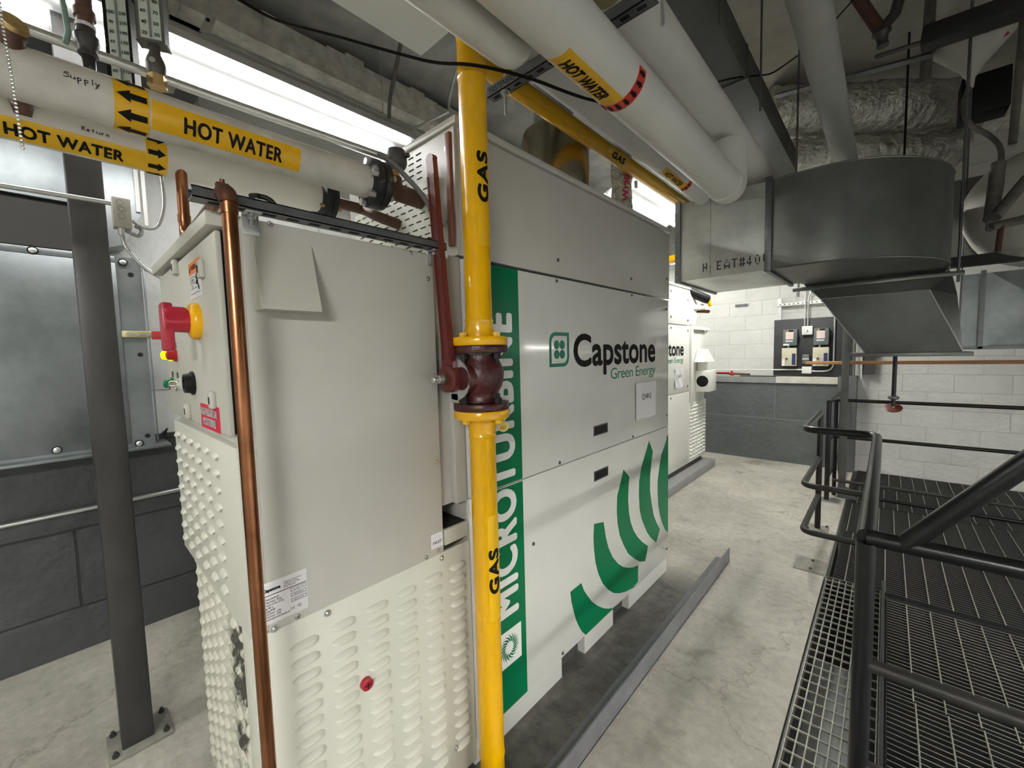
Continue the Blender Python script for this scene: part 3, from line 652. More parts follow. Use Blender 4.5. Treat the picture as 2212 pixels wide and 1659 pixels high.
# labels on the upright
for zc, zz0, zz1, ps in ((2.105, 1.895, 2.315, -30), (.83, .66, 1.02, -30)):
    l_ = obj('gas_label', MB().patch((GX, GY), 'z', GR, -34, 50, zz0, zz1), m_yellabel2 if zc < 1 else m_yellabel, gp)
    text_on('lettering', 'GAS', (.155, .042), cyl_fn((GX, GY), 'z', GR, -6, zc), m_black, l_, fat=.0028, cuts=8, spacing=1.1)
for k in range(4):
    a = R(-43 + 45 + 90 * k)
    for z, d in ((1.609, 1), (1.345, -1)):
        c = (GX + math.cos(a) * .074, GY + math.sin(a) * .074, z)
        obj('bolt_head', MB().hexn((c[0], c[1], z + d * .006), Z, .0125, .014), m_yellow, gp)
# maroon ball valve
vv = thing('gas_valve', 'maroon flanged gas valve with a long upright lever on the yellow upright pipe', 'valve', (GX, GY, 1.372))
flange('valve_flange', 1.557, m_maroon, vv, .025); flange('valve_flange', 1.372, m_maroon, vv, .024)
VR = [(0, .062), (.012, .056), (.03, .058), (.05, .070), (.075, .076), (.10, .077), (.12, .070), (.14, .060), (.155, .060)]
obj('valve_body', MB().lathe((GX, GY, 1.398), Z, VR, n=40).lathe((GX, GY, 1.478), (0, -1, 0), [(0, .05), (.07, .048), (.085, .036)], n=28), m_maroon, vv)
for k in range(4):
    a = R(-43 + 45 + 90 * k)
    for z, d in ((1.557, -1), (1.396, 1)):
        c = Vector((GX + math.cos(a) * .074, GY + math.sin(a) * .074, z))
        b = MB(); b.hexn(c + Z * d * .009, Z, .013, .018); b.cyl(c + Z * d * .018, c + Z * d * .032, .0065, n=12); obj('stud_nut', b, m_blackplastic, vv)
SYc = (GX - .03, .835, 1.478)
SX = GX - .042
lk = MB(); lk.cyl((SX + .012, .848, 1.474), (SX + .012, .853, 1.474), .066, n=40); lk.box((SX - .012, .848, 1.398), (SX + .024, .853, 1.43), .002)
obj('locking_plate', lk, m_zinc, vv, label='pale zinc locking plate')
obj('stem', MB().cyl((SX, .86, 1.478), (SX, .79, 1.478), .013, n=20).lathe((SX, .79, 1.478), (0, -1, 0), [(0, .010), (.02, .010), (.022, .008)], n=16), m_zinc, vv)
obj('stem_nut', MB().hexn((SX, .812, 1.478), Y, .020, .014), m_bronze, vv)
lv = MB(); lv.lathe((SX, .85, 1.478), (0, -1, 0), [(0, .044), (.028, .044), (.030, .041)], n=32)
L0, L1 = Vector((SX, .836, 1.49)), Vector((SX - .055, .838, 2.17))
d = (L1 - L0).normalized(); sdir = d.cross(Y).normalized()
pl_ = [L0 - sdir * .030, L0 + d * .10 - sdir * .021, L1 - d * .3 - sdir * .017, L1 - sdir * .017]
for k in range(9):
    t = math.pi * k / 8; pl_.append(L1 - sdir * .019 * math.cos(t) + d * .019 * math.sin(t))
pl_ += [L1 + sdir * .017, L1 - d * .3 + sdir * .017, L0 + d * .10 + sdir * .021, L0 + sdir * .030]
lv.prism([p - Y * .009 for p in pl_], (0, .018, 0))
lvo = obj('lever', lv, m_lever, vv)
b = MB(); b.obox((L0 + L1) / 2 - Y * .0105 + d * .03, (.004, .004, .50), (sdir, Y, d), .001); b.b.verts.ensure_lookup_table()
for s_ in (-1, 1):
    b.obox((L0 + L1) / 2 - Y * .010 + sdir * s_ * .015, (.004, .004, .60), (sdir, Y, d), .001)
b2 = MB()
for s_ in (-1, 1): b2.obox((L0 + L1) / 2 - Y * .0095 + sdir * s_ * .015, (.004, .004, .58), (sdir, Y, d), .001)
obj('lever_rib', b2, m_lever, lvo)
text_on('lettering', 'NORDSTROM', (.14, .012), plane_fn(L0 + d * .27 - Y * .0092, -d, sdir), m_maroon, lvo, bold=.0)
obj('brass_plug', MB().cyl((GX - .0, .868, 1.437), (GX - .0, .852, 1.437), .010, n=12), m_redpaint, vv)
# chain and round tag
tg = thing('valve_tag', 'small round brass tag stamped 037 hanging by a bead chain below the valve', 'tag', (.175, .86, 1.30))
ph = [Vector((SX, .848, 1.40)), Vector((GX + .0, .848, 1.402)), Vector((.125, .868, 1.402)), Vector((.160, .900, 1.40)), Vector((.156, .965, 1.36)), Vector((.163, .978, 1.332))]
ph2 = [Vector((.163, .978, 1.332)), Vector((.166, 1.0, 1.37)), Vector((.160, 1.01, 1.395)), Vector((.150, .99, 1.41))]
def beads(P, step, r):
    b = MB()
    for a_, c_ in zip(P, P[1:]):
        L = (c_ - a_).length; k = max(1, int(L / step))
        for i in range(k): b.sphere(a_.lerp(c_, i / k), r, u=6, v=4)
    return b
obj('bead_chain', beads(ph, .0042, .0015), m_brass, tg); obj('bead_chain', beads(ph2, .0042, .0015), m_brass, tg)
tdir = Vector((.687, .727, 0)); tn = Vector((.727, -.687, 0))
obj('disc', MB().cyl(Vector((.163, .978, 1.312)), Vector((.163, .978, 1.312)) + tn * .001, .018, n=28), m_tag, tg)
text_on('lettering', '037', (.020, .011), plane_fn(Vector((.163, .978, 1.307)) + tn * .001, tdir, Z), m_black, tg, bold=.0)
# gas main running back overhead
gm = thing('gas_pipe', 'yellow overhead gas pipe running back below the white pipes', 'pipe', (-.152, 1.2, 2.73))
b = MB(); b.tube([(GX - .02, GY + .03, 2.60), (GX - .10, GY + .12, 2.68), (-.152, 1.16, 2.73), (-.152, 1.3, 2.73), (-.152, 4.31, 2.73), (-.152, 4.31, 2.485), (-.66, 4.31, 2.485), (-.72, 4.31, 2.29)], GR * .98, n=28, bend=.08); obj('pipe_run', b, m_yellow, gm)
l_ = obj('gas_label', MB().patch((-.152, 2.73), 'y', GR * .98, -75, 5, 2.20, 2.46), m_yellabel, gm)
text_on('lettering', 'GAS', (.15, .034), cyl_fn((-.152, 2.73), 'y', GR * .98, -38, 2.33), m_black, l_, fat=.0028, cuts=8, spacing=1.1)

# ------------------------------------------------------------------ white insulated overhead pipes
def arrows(par, c, r, ang0, angs, y0, y1, m, sgn, w):
    """row of arrows wrapped round a pipe, pointing along -Y (sgn -1) or +Y"""
    for a in angs:
        b = MB(); L = (y1 - y0)
        ya, yb, ym = (y1, y0, y0 + .45 * L) if sgn < 0 else (y0, y1, y1 - .45 * L)
        hw = w / 2; P = [(ya, hw * .5), (ym, hw * .5), (ym, hw), (yb, 0), (ym, -hw), (ym, -hw * .5), (ya, -hw * .5)]
        f = lambda t, v: cylpt(c, 'y', r + .0022, a + math.degrees(v / r), t)
        for q in ([(ya, hw * .5), (ym, hw * .5), (ym, 0), (ya, 0)], [(ya, 0), (ym, 0), (ym, -hw * .5), (ya, -hw * .5)], [(ym, hw), (yb, 0), (ym, 0)], [(ym, 0), (yb, 0), (ym, -hw)]):
            b.b.faces.new([b.b.verts.new(f(*p)) for p in q])
        obj('arrow', b, m, par, smooth=False)
def elbow_end(b, c, r, y, kind):
    pass
PC = (.4334, 2.425); RC = .0827
pc = thing('insulated_pipe', 'largest white overhead pipe with yellow HOT WATER label and red arrow band', 'pipe', (PC[0], 1.2, PC[1]))
b = MB(); b.tube([(PC[0], -2.58, PC[1]), (PC[0], 2.43, PC[1])], RC, n=48); obj('pipe_jacket', b, m_insul, pc)
b = MB(); b.tube([(PC[0], 2.42, PC[1]), (PC[0], 2.53, PC[1]), (PC[0] - .0, 2.53, PC[1] + .24)], RC * 1.06, n=40, bend=.10); obj('elbow_cover', b, m_insul, pc)
l_ = obj('hot_water_label', MB().patch(PC, 'y', RC, -122, -70, .955, 1.253), m_yellabel, pc)
text_on('lettering', 'HOT WATER', (.223, .042), cyl_fn(PC, 'y', RC, -97, 1.095), m_black, l_, fat=.0016, cuts=10, spacing=1.0)
l2 = obj('arrow_band', MB().patch(PC, 'y', RC, -138, -2, 1.253, 1.298, n=24), m_redlabel, pc)
arrows(l2, PC, RC, 0, [-130 + 19.5 * k for k in range(7)], 1.258, 1.293, m_black, 1, .020)
PD = (.392, 2.781)
pd = thing('insulated_pipe', 'unlabelled white overhead pipe beside the metal duct', 'pipe', (PD[0], 1.6, PD[1]))
b = MB(); b.tube([(PD[0], -2.58, PD[1]), (PD[0], 3.75, PD[1])], .084, n=40); obj('pipe_jacket', b, m_insul, pd)
b = MB(); b.tube([(PD[0], 3.7, PD[1]), (PD[0], 3.85, PD[1]), (PD[0] - .30, 3.85, PD[1])], .088, n=36, bend=.12); obj('elbow_cover', b, m_insul, pd)
PB = (.081, 2.651); RB = .055
pb = thing('insulated_pipe', 'slim white overhead pipe with small HOT WATER label, beside the yellow pipe', 'pipe', (PB[0], 2, PB[1]))
b = MB(); b.tube([(PB[0], 1.17, PB[1]), (PB[0], 3.60, PB[1])], RB, n=32); obj('pipe_jacket', b, m_insul, pb)
l_ = obj('hot_water_label', MB().patch(PB, 'y', RB, -47 - 48, -47 + 3, 2.45, 2.79), m_yellabel, pb)
text_on('lettering', 'HOT WATER', (.25, .032), cyl_fn(PB, 'y', RB, -47 - 24, 2.615), m_black, l_, fat=.0011, cuts=8)
l2 = obj('arrow_band', MB().patch(PB, 'y', RB, -47 - 50, -47 + 30, 2.79, 2.84), m_redlabel, pb)
arrows(l2, PB, RB, 0, [-90, -66, -42], 2.797, 2.834, m_black, 1, .018)
PA = (.277, 2.423)
pa = thing('insulated_pipe', 'white overhead pipe passing over the top of the yellow upright', 'pipe', (PA[0], .3, PA[1]))
b = MB(); b.tube([(PA[0], -2.58, PA[1]), (PA[0], .95, PA[1]), (PA[0], .97, PA[1] + .20)], .054, n=36, bend=.055); obj('pipe_jacket', b, m_insul, pa)
# trapeze strut under them
ts = thing('trapeze_strut', 'slotted steel hanger channel crossing below the overhead white pipes', 'strut', (.25, 1.22, 2.56))
b = MB(); b.box((-.09, 1.20, 2.555), (.66, 1.203, 2.593)); b.box((-.09, 1.238, 2.555), (.66, 1.241, 2.593)); b.box((-.09, 1.20, 2.555), (.66, 1.241, 2.558)); b.since()
for k in range(13): b.box((-.07 + k * .054, 1.214, 2.5538), (-.042 + k * .054, 1.227, 2.5552))
c_ = obj('channel', b.paint(1), [m_strut, m_darkrub], ts)
text_on('lettering', 'FASTENERS', (.13, .022), plane_fn((-.01, 1.20, 2.574), X_, Z), m_black, c_)
for x in (-.012, .60):
    b = MB(); b.cyl((x, 1.22, 2.47), (x, 1.22, 3.55 if x < .1 else 4.2), .0055, n=10); b.hexn((x, 1.22, 2.546), Z, .012, .012); b.cyl((x, 1.22, 2.552), (x, 1.22, 2.555), .018, n=18)
    obj('threaded_rod', b, m_zinc, ts)
tag(obj('pipe_saddle', MB().patch(PD, 'y', .087, -160, -20, 1.13, 1.31, n=20, th=.003), mat('yellowed_saddle', (.24, .20, .08), .5)), 'yellowed curved saddle under the unlabelled white overhead pipe', 'bracket')
# white sheet tray overhead
tag(obj('ceiling_panel', MB().box((-.49, -2.58, 2.90), (.02, 1.19, 2.925), .001), mat('white_panel_sheet', (.72, .73, .68), .4, var=.04)), 'flat white sheet panel overhead beside the top of the yellow pipe', 'panel')

# ------------------------------------------------------------------ supply and return pipes at the left
SP = (-.195, 2.132); SR = .050
sp = thing('insulated_pipe', 'white insulated pipe marked Supply with yellow HOT WATER label and left pointing arrows', 'pipe', (SP[0], .3, SP[1]))
b = MB(); b.tube([(SP[0], -2.58, SP[1])] + [(SP[0], -.6 + .035 * i, SP[1]) for i in range(39)] + [(SP[0], .735, SP[1])], SR, n=36, rough=.02); obj('pipe_jacket', b, m_insul2, sp)
b = MB(); b.tube([(SP[0] + SR * math.cos(R(q)), -.55, SP[1] + SR * math.sin(R(q))) for q in (60,)] + [(SP[0] + SR * math.cos(R(60)), .73, SP[1] + SR * math.sin(R(60)))], .002, n=5); obj('jacket_seam', b, m_insul2, sp)
l_ = obj('hot_water_label', MB().patch(SP, 'y', SR, -24 - 34, -24 + 40, .180, .500), m_yellabel, sp)
text_on('lettering', 'HOT WATER', (.215, .036), cyl_fn(SP, 'y', SR, -24, .345), m_black, l_, fat=.0013, cuts=9, spacing=1.08)
l2 = obj('arrow_band', MB().patch(SP, 'y', SR, -24 - 84, -24 + 84, .118, .176, n=24), m_yellabel, sp)
arrows(l2, SP, SR, 0, [-24 - 60, -24 - 16, -24 + 28, -24 + 70], .122, .172, m_black, -1, .026)
def script(par, pts, fn, r=.0011):
    for s_ in pts:
        obj('handwriting', MB().tube([fn(*p) for p in s_], r, n=5), m_black, par)
HW = {'S': [[(1, .9), (.5, 1), (.1, .75), (.8, .5), (.9, .2), (.3, 0), (0, .15)]], 'u': [[(0, .6), (.05, .1), (.5, .05), (.7, .6), (.75, 0)]], 'p': [[(0, .6), (.05, -.5)], [(0, .45), (.5, .6), (.6, .2), (.1, .05)]],
      'l': [[(.2, 1.1), (.2, 0)]], 'y': [[(0, .6), (.3, .1)], [(.7, .6), (.0, -.5)]], 'R': [[(.0, 0), (.15, 1)], [(.0, .9), (.7, .95), (.6, .55), (.15, .5), (.8, 0)]], 'e': [[(.0, .3), (.6, .35), (.5, .6), (.1, .5), (.05, .1), (.6, .05)]],
      't': [[(.3, .9), (.3, .05)], [(0, .6), (.6, .62)]], 'r': [[(0, .6), (.05, 0)], [(.05, .4), (.5, .6)]], 'n': [[(0, .6), (.05, 0)], [(.05, .4), (.45, .6), (.6, 0)]]}
def handwrite(par, s, c, r, a0, t0, h):
    x = 0
    for ch_ in s:
        sc2 = 1 if ch_.isupper() or ch_ in 'lt' else .95
        script(par, HW[ch_], lambda u, v, x=x: cylpt(c, 'y', r + .0008, a0 + math.degrees(v * h / r), t0 + x + u * h * .8), .0008)
        x += h * (.95 if ch_ != 'l' else .55)
handwrite(sp, 'Supply', SP, SR, -24 + 25, .045, .0105)
b = MB(); b.lathe((SP[0], .725, SP[1]), Y, [(0, .052), (.008, .076), (.022, .078), (.032, .077), (.034, .074)], n=36); b.lathe((SP[0], .765, SP[1]), Y, [(-.004, .074), (0, .077), (.018, .077), (.02, .05)], n=36)
fl = obj('flange', b, m_blackiron, sp, label='black iron flange')
for k in range(6):
    a = R(60 * k + 10); c = (SP[0] + .062 * math.cos(a), .725, SP[1] + .062 * math.sin(a)); b = MB(); b.hexn(c, Y, .012, .022); b.cyl((c[0], .73, c[2]), (c[0], .80, c[2]), .006, n=10); b.hexn((c[0], .79, c[2]), Y, .011, .012); obj('bolt', b, m_zinc, fl)
b = MB(); b.tube([(SP[0], .78, SP[1]), (SP[0], .96, SP[1] - .005)], .030, n=24); b.lathe((SP[0], .84, SP[1] + .02), Z, [(0, .022), (.028, .020)], n=20); obj('bronze_pipe', b, m_bronze, sp)
b = MB(); b.lathe((SP[0], .84, SP[1] + .045), Z, [(0, .014), (.008, .016), (.018, .012), (.03, .012)], n=6); obj('brass_fitting', b, m_brass, sp)
sh = thing('sensor_head', 'round dark grey sensor head on the pipe end beside the maroon lever', 'sensor', (SP[0], .84, SP[1] + .075))
c0 = Vector((SP[0], .845, SP[1] + .105))
obj('housing', MB().lathe(c0 - Z * .03, Z, [(0, .016), (.008, .03), (.022, .036), (.044, .037), (.052, .033), (.066, .030), (.07, .02)], n=28), mat('grey_cast_housing', (.10, .10, .105), .45, .4), sh)
obj('side_plug', MB().cyl(c0 + Vector((.03, .012, .012)), c0 + Vector((.047, .02, .012)), .008, n=10), m_darksteel, sh)
b = MB(); b.tube([c0 + Vector((-.0, -.035, .0)), c0 + Vector((.0, -.075, .004)), c0 + Vector((.04, -.04, -.03)), c0 + Vector((.10, .03, -.13)), c0 + Vector((.14, .08, -.24))], .0085, n=14, bend=.03); tag(obj('flexible_cable', b, mat('grey_flex', (.16, .16, .16), .5)), 'grey flexible cable looping down from the round sensor head', 'cable')
tag(obj('conduit', MB().tube([(-.27, -.5, 2.262), (-.27, .35, 2.266), (c0.x - .0, c0.y - .03, c0.z)], .011, n=16, bend=.1), m_zinc), 'thin grey conduit running above the Supply pipe to the sensor head', 'conduit')
# return pipe
RP = (-.47, 2.145); RR = .050
rp = thing('insulated_pipe', 'white insulated pipe marked Return with yellow HOT WATER label and right pointing arrows', 'pipe', (RP[0], .3, RP[1]))
b = MB(); b.tube([(RP[0], -2.58, RP[1])] + [(RP[0], -.6 + .04 * i, RP[1]) for i in range(32)] + [(RP[0], .685, RP[1])], RR, n=36, rough=.015); obj('pipe_jacket', b, mat('clean_pipe_jacket', (.70, .68, .62), .5, var=.08, vscale=7), rp)
l_ = obj('hot_water_label', MB().patch(RP, 'y', RR, -21 - 62, -21 + 4, -.25, .205), m_yellabel2, rp)
text_on('lettering', 'HOT WATER', (.205, .030), cyl_fn(RP, 'y', RR, -21 - 28, .052), m_black, l_, fat=.0013, cuts=9, spacing=1.08)
l2 = obj('arrow_band', MB().patch(RP, 'y', RR, -21 - 90, -21 + 45, .200, .246, n=24), m_yellabel2, rp)
arrows(l2, RP, RR, 0, [-21 - 75, -21 - 34, -21 + 8, -21 + 50], .204, .242, m_black, 1, .024)
handwrite(rp, 'Return', RP, RR, -21 + 18, .078, .0095)
b = MB(); b.lathe((RP[0], .68, RP[1]), Y, [(0, .052), (.006, .076), (.02, .078), (.03, .075)], n=36); b.lathe((RP[0], .712, RP[1]), Y, [(0, .074), (.018, .076), (.02, .05)], n=36)
fl = obj('flange', b, m_blackiron, rp, label='black iron flange')
for k in range(4):
    a = R(90 * k - 40); b = MB(); c = (RP[0] + .062 * math.cos(a), .735, RP[1] + .062 * math.sin(a)); b.hexn(c, Y, .011, .014); b.cyl((c[0], .67, c[2]), (c[0], .745, c[2]), .006, n=10); obj('bolt', b, m_brass, fl)
b = MB(); b.tube([(RP[0], .72, RP[1]), (RP[0], .86, RP[1]), (RP[0] + .10, .86, RP[1] - .05), (RP[0] + .12, .955, RP[1] - .07)], .020, n=20, bend=.03); obj('bronze_pipe', b, m_bronze, rp)
# thermometers
def thermometer(loc, zb, h, wd, az, label, marks, tilt=0, mc=None):
    t = thing('thermometer', label, 'thermometer', loc)
    a = R(az); Nn = Vector((math.cos(a), math.sin(a), 0)); U = Vector((-math.sin(a), math.cos(a), 0)); c = Vector(loc)
    obj('case', MB().obox(c + Z * (zb + h / 2), (wd, .026, h), (U, Nn, Z), .003), mc or m_thermo, t)
    s_ = obj('scale', MB().obox(c + Z * (zb + h / 2) + Nn * .0135, (wd * .74, .002, h * .93), (U, Nn, Z)), m_scale, t)
    obj('glass_column', MB().cyl(c + Z * (zb + .01) + Nn * .0165, c + Z * (zb + h - .01) + Nn * .0165, .0022, n=8), mat('red_spirit', (.25, .25, .26), .2), s_)
    k = 0
    for i, (lft, rgt) in enumerate(marks):
        zz = zb + .018 + i * .024
        for s2, q in ((lft, -1), (rgt, 1)): text_on('lettering', s2, (.0050 * len(s2), .0078), plane_fn(c + Z * zz + Nn * .0148 + U * q * wd * .22, U, Z), m_black, s_, bold=.02)
    b = MB(); b.lathe(c + Z * .0, Z, [(-.006, .014), (.004, .018), (.02, .020), (.034, .016), (.045, .011), (zb + .004, .011)], n=20); obj('swivel_joint', b, mat('grey_cast_stem', (.10, .095, .09), .5, .4), t)
    obj('swivel_screw', MB().cyl(c + Z * .02 + Nn * .018, c + Z * .02 + Nn * .0215, .006, n=14), m_zinc, t)
    obj('hex_bushing', MB().hexn(c - Z * .018, Z, .019, .026), m_brass, t)
    return t
tdelta = 0
thermometer((SP[0] + .005, .200, 2.228), .062, .22, .052, -25, 'green-grey case thermometer screwed into the Supply pipe', [('20', '30'), ('40', '50'), ('60', '70'), ('80', '90'), ('100', '110'), ('120', '130')])
thermometer((RP[0] + .06, .168, 2.225), .02, .26, .056, -30, 'black framed thermometer with pale scale standing behind the Supply pipe', [('30', '70'), ('50', '90'), ('60', '110'), ('20', '130'), ('40', '150'), ('65', '170'), ('80', '190'), ('90', '210'), ('100', '230')], mc=m_blackplastic)
# valve stub rising behind
vt = thing('pipe_valve', 'black and bronze threaded valve fitting rising from the Supply pipe', 'valve', (SP[0] - .01, .088, 2.17))
b = MB(); b.lathe((SP[0] - .01, .088, 2.165), Z, [(0, .0115), (.06, .0115)], n=20); obj('nipple', b, m_blackiron, vt)
b = MB(); b.lathe((SP[0] - .01, .088, 2.218), Z, [(0, .013), (.004, .017), (.014, .015), (.02, .017), (.03, .021), (.042, .021), (.048, .016), (.066, .015)], n=24); obj('valve_body', b, m_darksteel, vt)
b = MB(); b.lathe((SP[0] - .01, .088, 2.284), Z, [(0, .014), (.012, .014), (.014, .018), (.03, .018), (.034, .014), (.12, .014)], n=20); obj('bronze_nut', b, m_bronze, vt)
b = MB(); b.lathe((SP[0] - .01, .088, 2.277), Z, [(0, .0165), (.007, .0165)], n=20); obj('tape_wrap', b, m_paper, vt)
b = MB(); b.tube([(SP[0] - .005, .055, 2.34), (SP[0] + .0, .060, 2.25), (SP[0] + .0, .055, 2.225)], .005, n=8); obj('handle_strip', b, mat('verdigris', (.20, .33, .27), .6), vt)
# bronze drain fittings at the extreme left and bead chain
for (x, y, z, lab) in ((SP[0] + .03, -.020, 2.185, 'upper bronze valve on the Supply pipe at the left edge'), (RP[0] + .05, -.018, 2.175, 'lower bronze valve on the Return pipe at the left edge')):
    q = thing('drain_valve', lab, 'valve', (x, y, z))
    obj('valve_body', MB().lathe((x, y, z - .035), Z, [(0, .014), (.02, .018), (.03, .018), (.036, .022), (.05, .022)], n=20), m_bronze, q)
    obj('bonnet', MB().lathe((x, y - .0, z + .012), (.8, .3, .5), [(0, .018), (.012, .024), (.02, .020)], n=20), m_brass, q)
CHP = ((0, -.035, 2.40), (0, -.028, 2.20), (0, -.020, 2.00), (0, -.017, 1.915))
bc = thing('pull_chain', 'silver bead pull chain hanging in front of the pipes at the left edge', 'chain', (.06, .07, 1.95))
CH = [Vector(CHP[0]), Vector(CHP[1]), Vector(CHP[2]), Vector(CHP[3])]
obj('bead_chain', beads(CH, .0062, .0026), m_chrome, bc)

# copper line
cp = thing('copper_pipe', 'copper pipe dropping in front of the near cabinet', 'pipe', (.085, .255, .0))
CX, CY = .083, .258
b = MB(); b.tube([(-.44, CY + .02, 2.30), (-.455, CY + .02, 1.93), (-.40, CY + .01, 1.9), (CX, CY, 1.906), (CX, CY, .0)], .0143, n=24, bend=.026)
obj('pipe_run', b, m_copper, cp)
for p0, p1, r_ in (((CX, CY, 1.855), (CX, CY, 1.875), .0162), ((-.4535, CY + .02, 1.965), (-.4525, CY + .02, 1.985), .0162), ((-.4415, CY + .02, 2.125), (-.441, CY + .02, 2.145), .0162)):
    obj('solder_joint', MB().cyl(p0, p1, r_, n=24), m_copper, cp)
b = MB(); b.tube([(CX - .045, CY + .001, 1.904), (CX - .024, CY, 1.906), (CX - .004, CY, 1.897), (CX, CY, 1.876)], .0175, n=20, bend=.015); b.box((CX - .045, CY - .012, 1.905), (CX - .030, CY + .012, 1.928), .003); b.cyl((CX - .036, CY, 1.92), (CX - .036, CY, 1.935), .005, n=8); obj('clamped_elbow', b, m_copper_dark, cp)
b = MB(); b.tube([(CX - .03, .31, 1.913), (-.0, .335, 1.935), (.015, .36, 1.93), (.02, .375, 1.905)], .006, n=10, bend=.02); tag(obj('rubber_hose', b, m_blackplastic), 'short black rubber hose looping over the dark channel', 'hose')

# ------------------------------------------------------------------ light fixtures
def fixture(cx, y0, y1, z, label, wd=.34, m=None):
    f = thing('light_fixture', label, 'light', (cx, (y0 + y1) / 2, z))
    b = MB(); P = [(-wd / 2, 0), (-wd / 2 + .006, .03), (-.06, .075), (.06, .075), (wd / 2 - .006, .03), (wd / 2, 0), (wd / 2 - .004, 0), (wd / 2 - .012, .027), (.057, .070), (-.057, .070), (-wd / 2 + .012, .027), (-wd / 2 + .004, 0)]
    b.prism([(cx + p[0], y0, z + p[1]) for p in P], (0, y1 - y0, 0)); obj('reflector', b, m_reflector, f, smooth=False)
    obj('ballast_cover', MB().box((cx - .035, y0, z + .028), (cx + .035, y1, z + .072), .004), m_reflector, f)
    obj('back_channel', MB().box((cx - .07, y0 - .002, z + .0755), (cx + .07, y1 + .002, z + .115), .004), m_housing, f)
    for dx in (-.085, .085):
        obj('fluorescent_tube', MB().cyl((cx + dx, y0 + .04, z + .022), (cx + dx, y1 - .04, z + .022), .016, n=16), m or m_tube, f)
        for yy in (y0 + .025, y1 - .025): obj('lamp_socket', MB().box((cx + dx - .012, yy - .014, z - .0), (cx + dx + .012, yy + .014, z + .05), .003), m_reflector, f)
    b = MB()
    for yy in (y0 + .15, y1 - .15):
        k = 0; zz = z + .115
        while zz < (3.54 if cx < -.42 else 4.19):
            b.tube([(cx, yy, zz), (cx + (.006 if k % 2 else 0), yy + (0 if k % 2 else .006), zz + .014), (cx, yy, zz + .028)], .0028, n=5); zz += .024; k += 1
    obj('chain', b, m_zinc, f)
    return f
fixture(-1.04, -.55, 1.47, 2.75, 'long twin tube fluorescent light hanging above the Supply pipe', .36)
fixture(-.385, 2.92, 4.15, 2.75, 'twin tube fluorescent light hanging beyond the metal flue', .36)
for x, y0, y1, z, lab, mm in ((-1.04, -1.95, -.75, 2.75, 'unseen twin tube fill light added behind the camera, in line with the long light', m_tube_far),  # unseen fixture added to brighten the cabinet front
        (1.9, -2.3, -1.1, 2.30, 'unseen twin tube fill light added behind the camera at the right', m_tube_rear_fill),  # unseen fixture added as fill, set below the overhead pipes
        (.12, 4.55, 5.75, 2.75, 'twin tube light hidden above the big duct near the back wall', m_tube_top),
        (-1.3, 5.2, 6.3, 2.8, 'twin tube light over the far end of the left aisle', m_tube_far),
        (3.4, 3.8, 4.9, 1.95, 'unseen twin tube fill light added to brighten the white block wall', m_tube_far),  # unseen fixture added to lift the right end of the block wall
        (3.3, -.2, 1.0, 1.30, 'unseen low twin tube fill light added over the grating, nearest to the front wall', m_tube_low_fill),  # unseen fixture added low, so only the lower parts are lit
        (3.3, 1.9, 3.1, 1.36, 'unseen low twin tube fill light added over the middle of the grating', m_tube_low_fill)):  # second unseen low fixture, added for the same low light
    fixture(x, y0, y1, z, lab, m=mm)
FX = None

# strut hangers and conduits by the first light
for (x, y, z, lab) in ((-1.141, .541, 3.027, 'small perforated bracket hanging above the long light'), (-1.30, .42, 2.79, 'small perforated bracket between the long light and the Supply pipe')):
    q = thing('hanger_bracket', lab, 'bracket', (x, y, z))
    pl = obj('plate', MB().obox((x, y, z), (.04, .004, .085), (Vector((.5, .85, 0)), Vector((.85, -.5, 0)), Z + Vector((.0, .35, 0))), .001), m_ledge, q)
    obj('rod', MB().cyl((x, y + .01, z + .04), (x, y + .01, 3.55), .003, n=8), m_zinc, q)
    b = MB()
    for dz in (-.02, .015): b.cyl(Vector((x, y, z + dz)) + Vector((.85, -.5, 0)) * .0015, Vector((x, y, z + dz)) + Vector((.85, -.5, 0)) * .003, .008, n=12)
    obj('hole', b, m_darkrub, pl)
tag(obj('conduit', MB().tube([(-1.42, -.4, 2.88), (-1.37, 1.0, 2.86)], .014, n=14), m_zinc), 'straight zinc conduit behind the long light', 'conduit')
tag(obj('conduit', MB().tube([(-.62, 1.20, 3.54), (-.72, 1.32, 3.40), (-1.45, 1.62, 3.25), (-1.5, 1.65, 2.85)], .012, n=12, bend=.12), m_greypipe), 'bent grey conduit crossing the grey ceiling', 'conduit')
b = MB(); P = []
for i in range(60):
    f = i / 59; P.append((-.46 - .30 * math.sin(f * 1.57) ** 4, 1.52 + .05 * f, 3.54 - .62 * f))
b.tube(P + [(-.95, 1.50, 2.885), (-1.04, 1.42, 2.87)], lambda i: .007 + (.0012 if i % 2 else 0), n=10); tag(obj('flexible_conduit', b, m_zinc), 'corrugated flexible conduit dropping to the end of the long light', 'conduit')
tag(obj('cable', MB().tube([(-.95, .35, 3.05), (-.73, .49, 2.90), (-.47, .58, 2.70), (-.30, .66, 2.62), (-.11, .78, 2.53), (.04, .85, 2.455), (.17, .872, 2.405), (.28, .99, 2.375), (.35, 1.16, 2.36), (.31, 1.50, 2.485), (.27, 2.08, 2.79), (.42, 2.68, 3.08), (.50, 3.2, 3.3), (.67, 3.61, 3.61), (.9, 3.9, 4.0)], .0046, n=8, bend=.12), m_wire), 'thin black cable sagging across the photo in front of the yellow upright', 'cable')
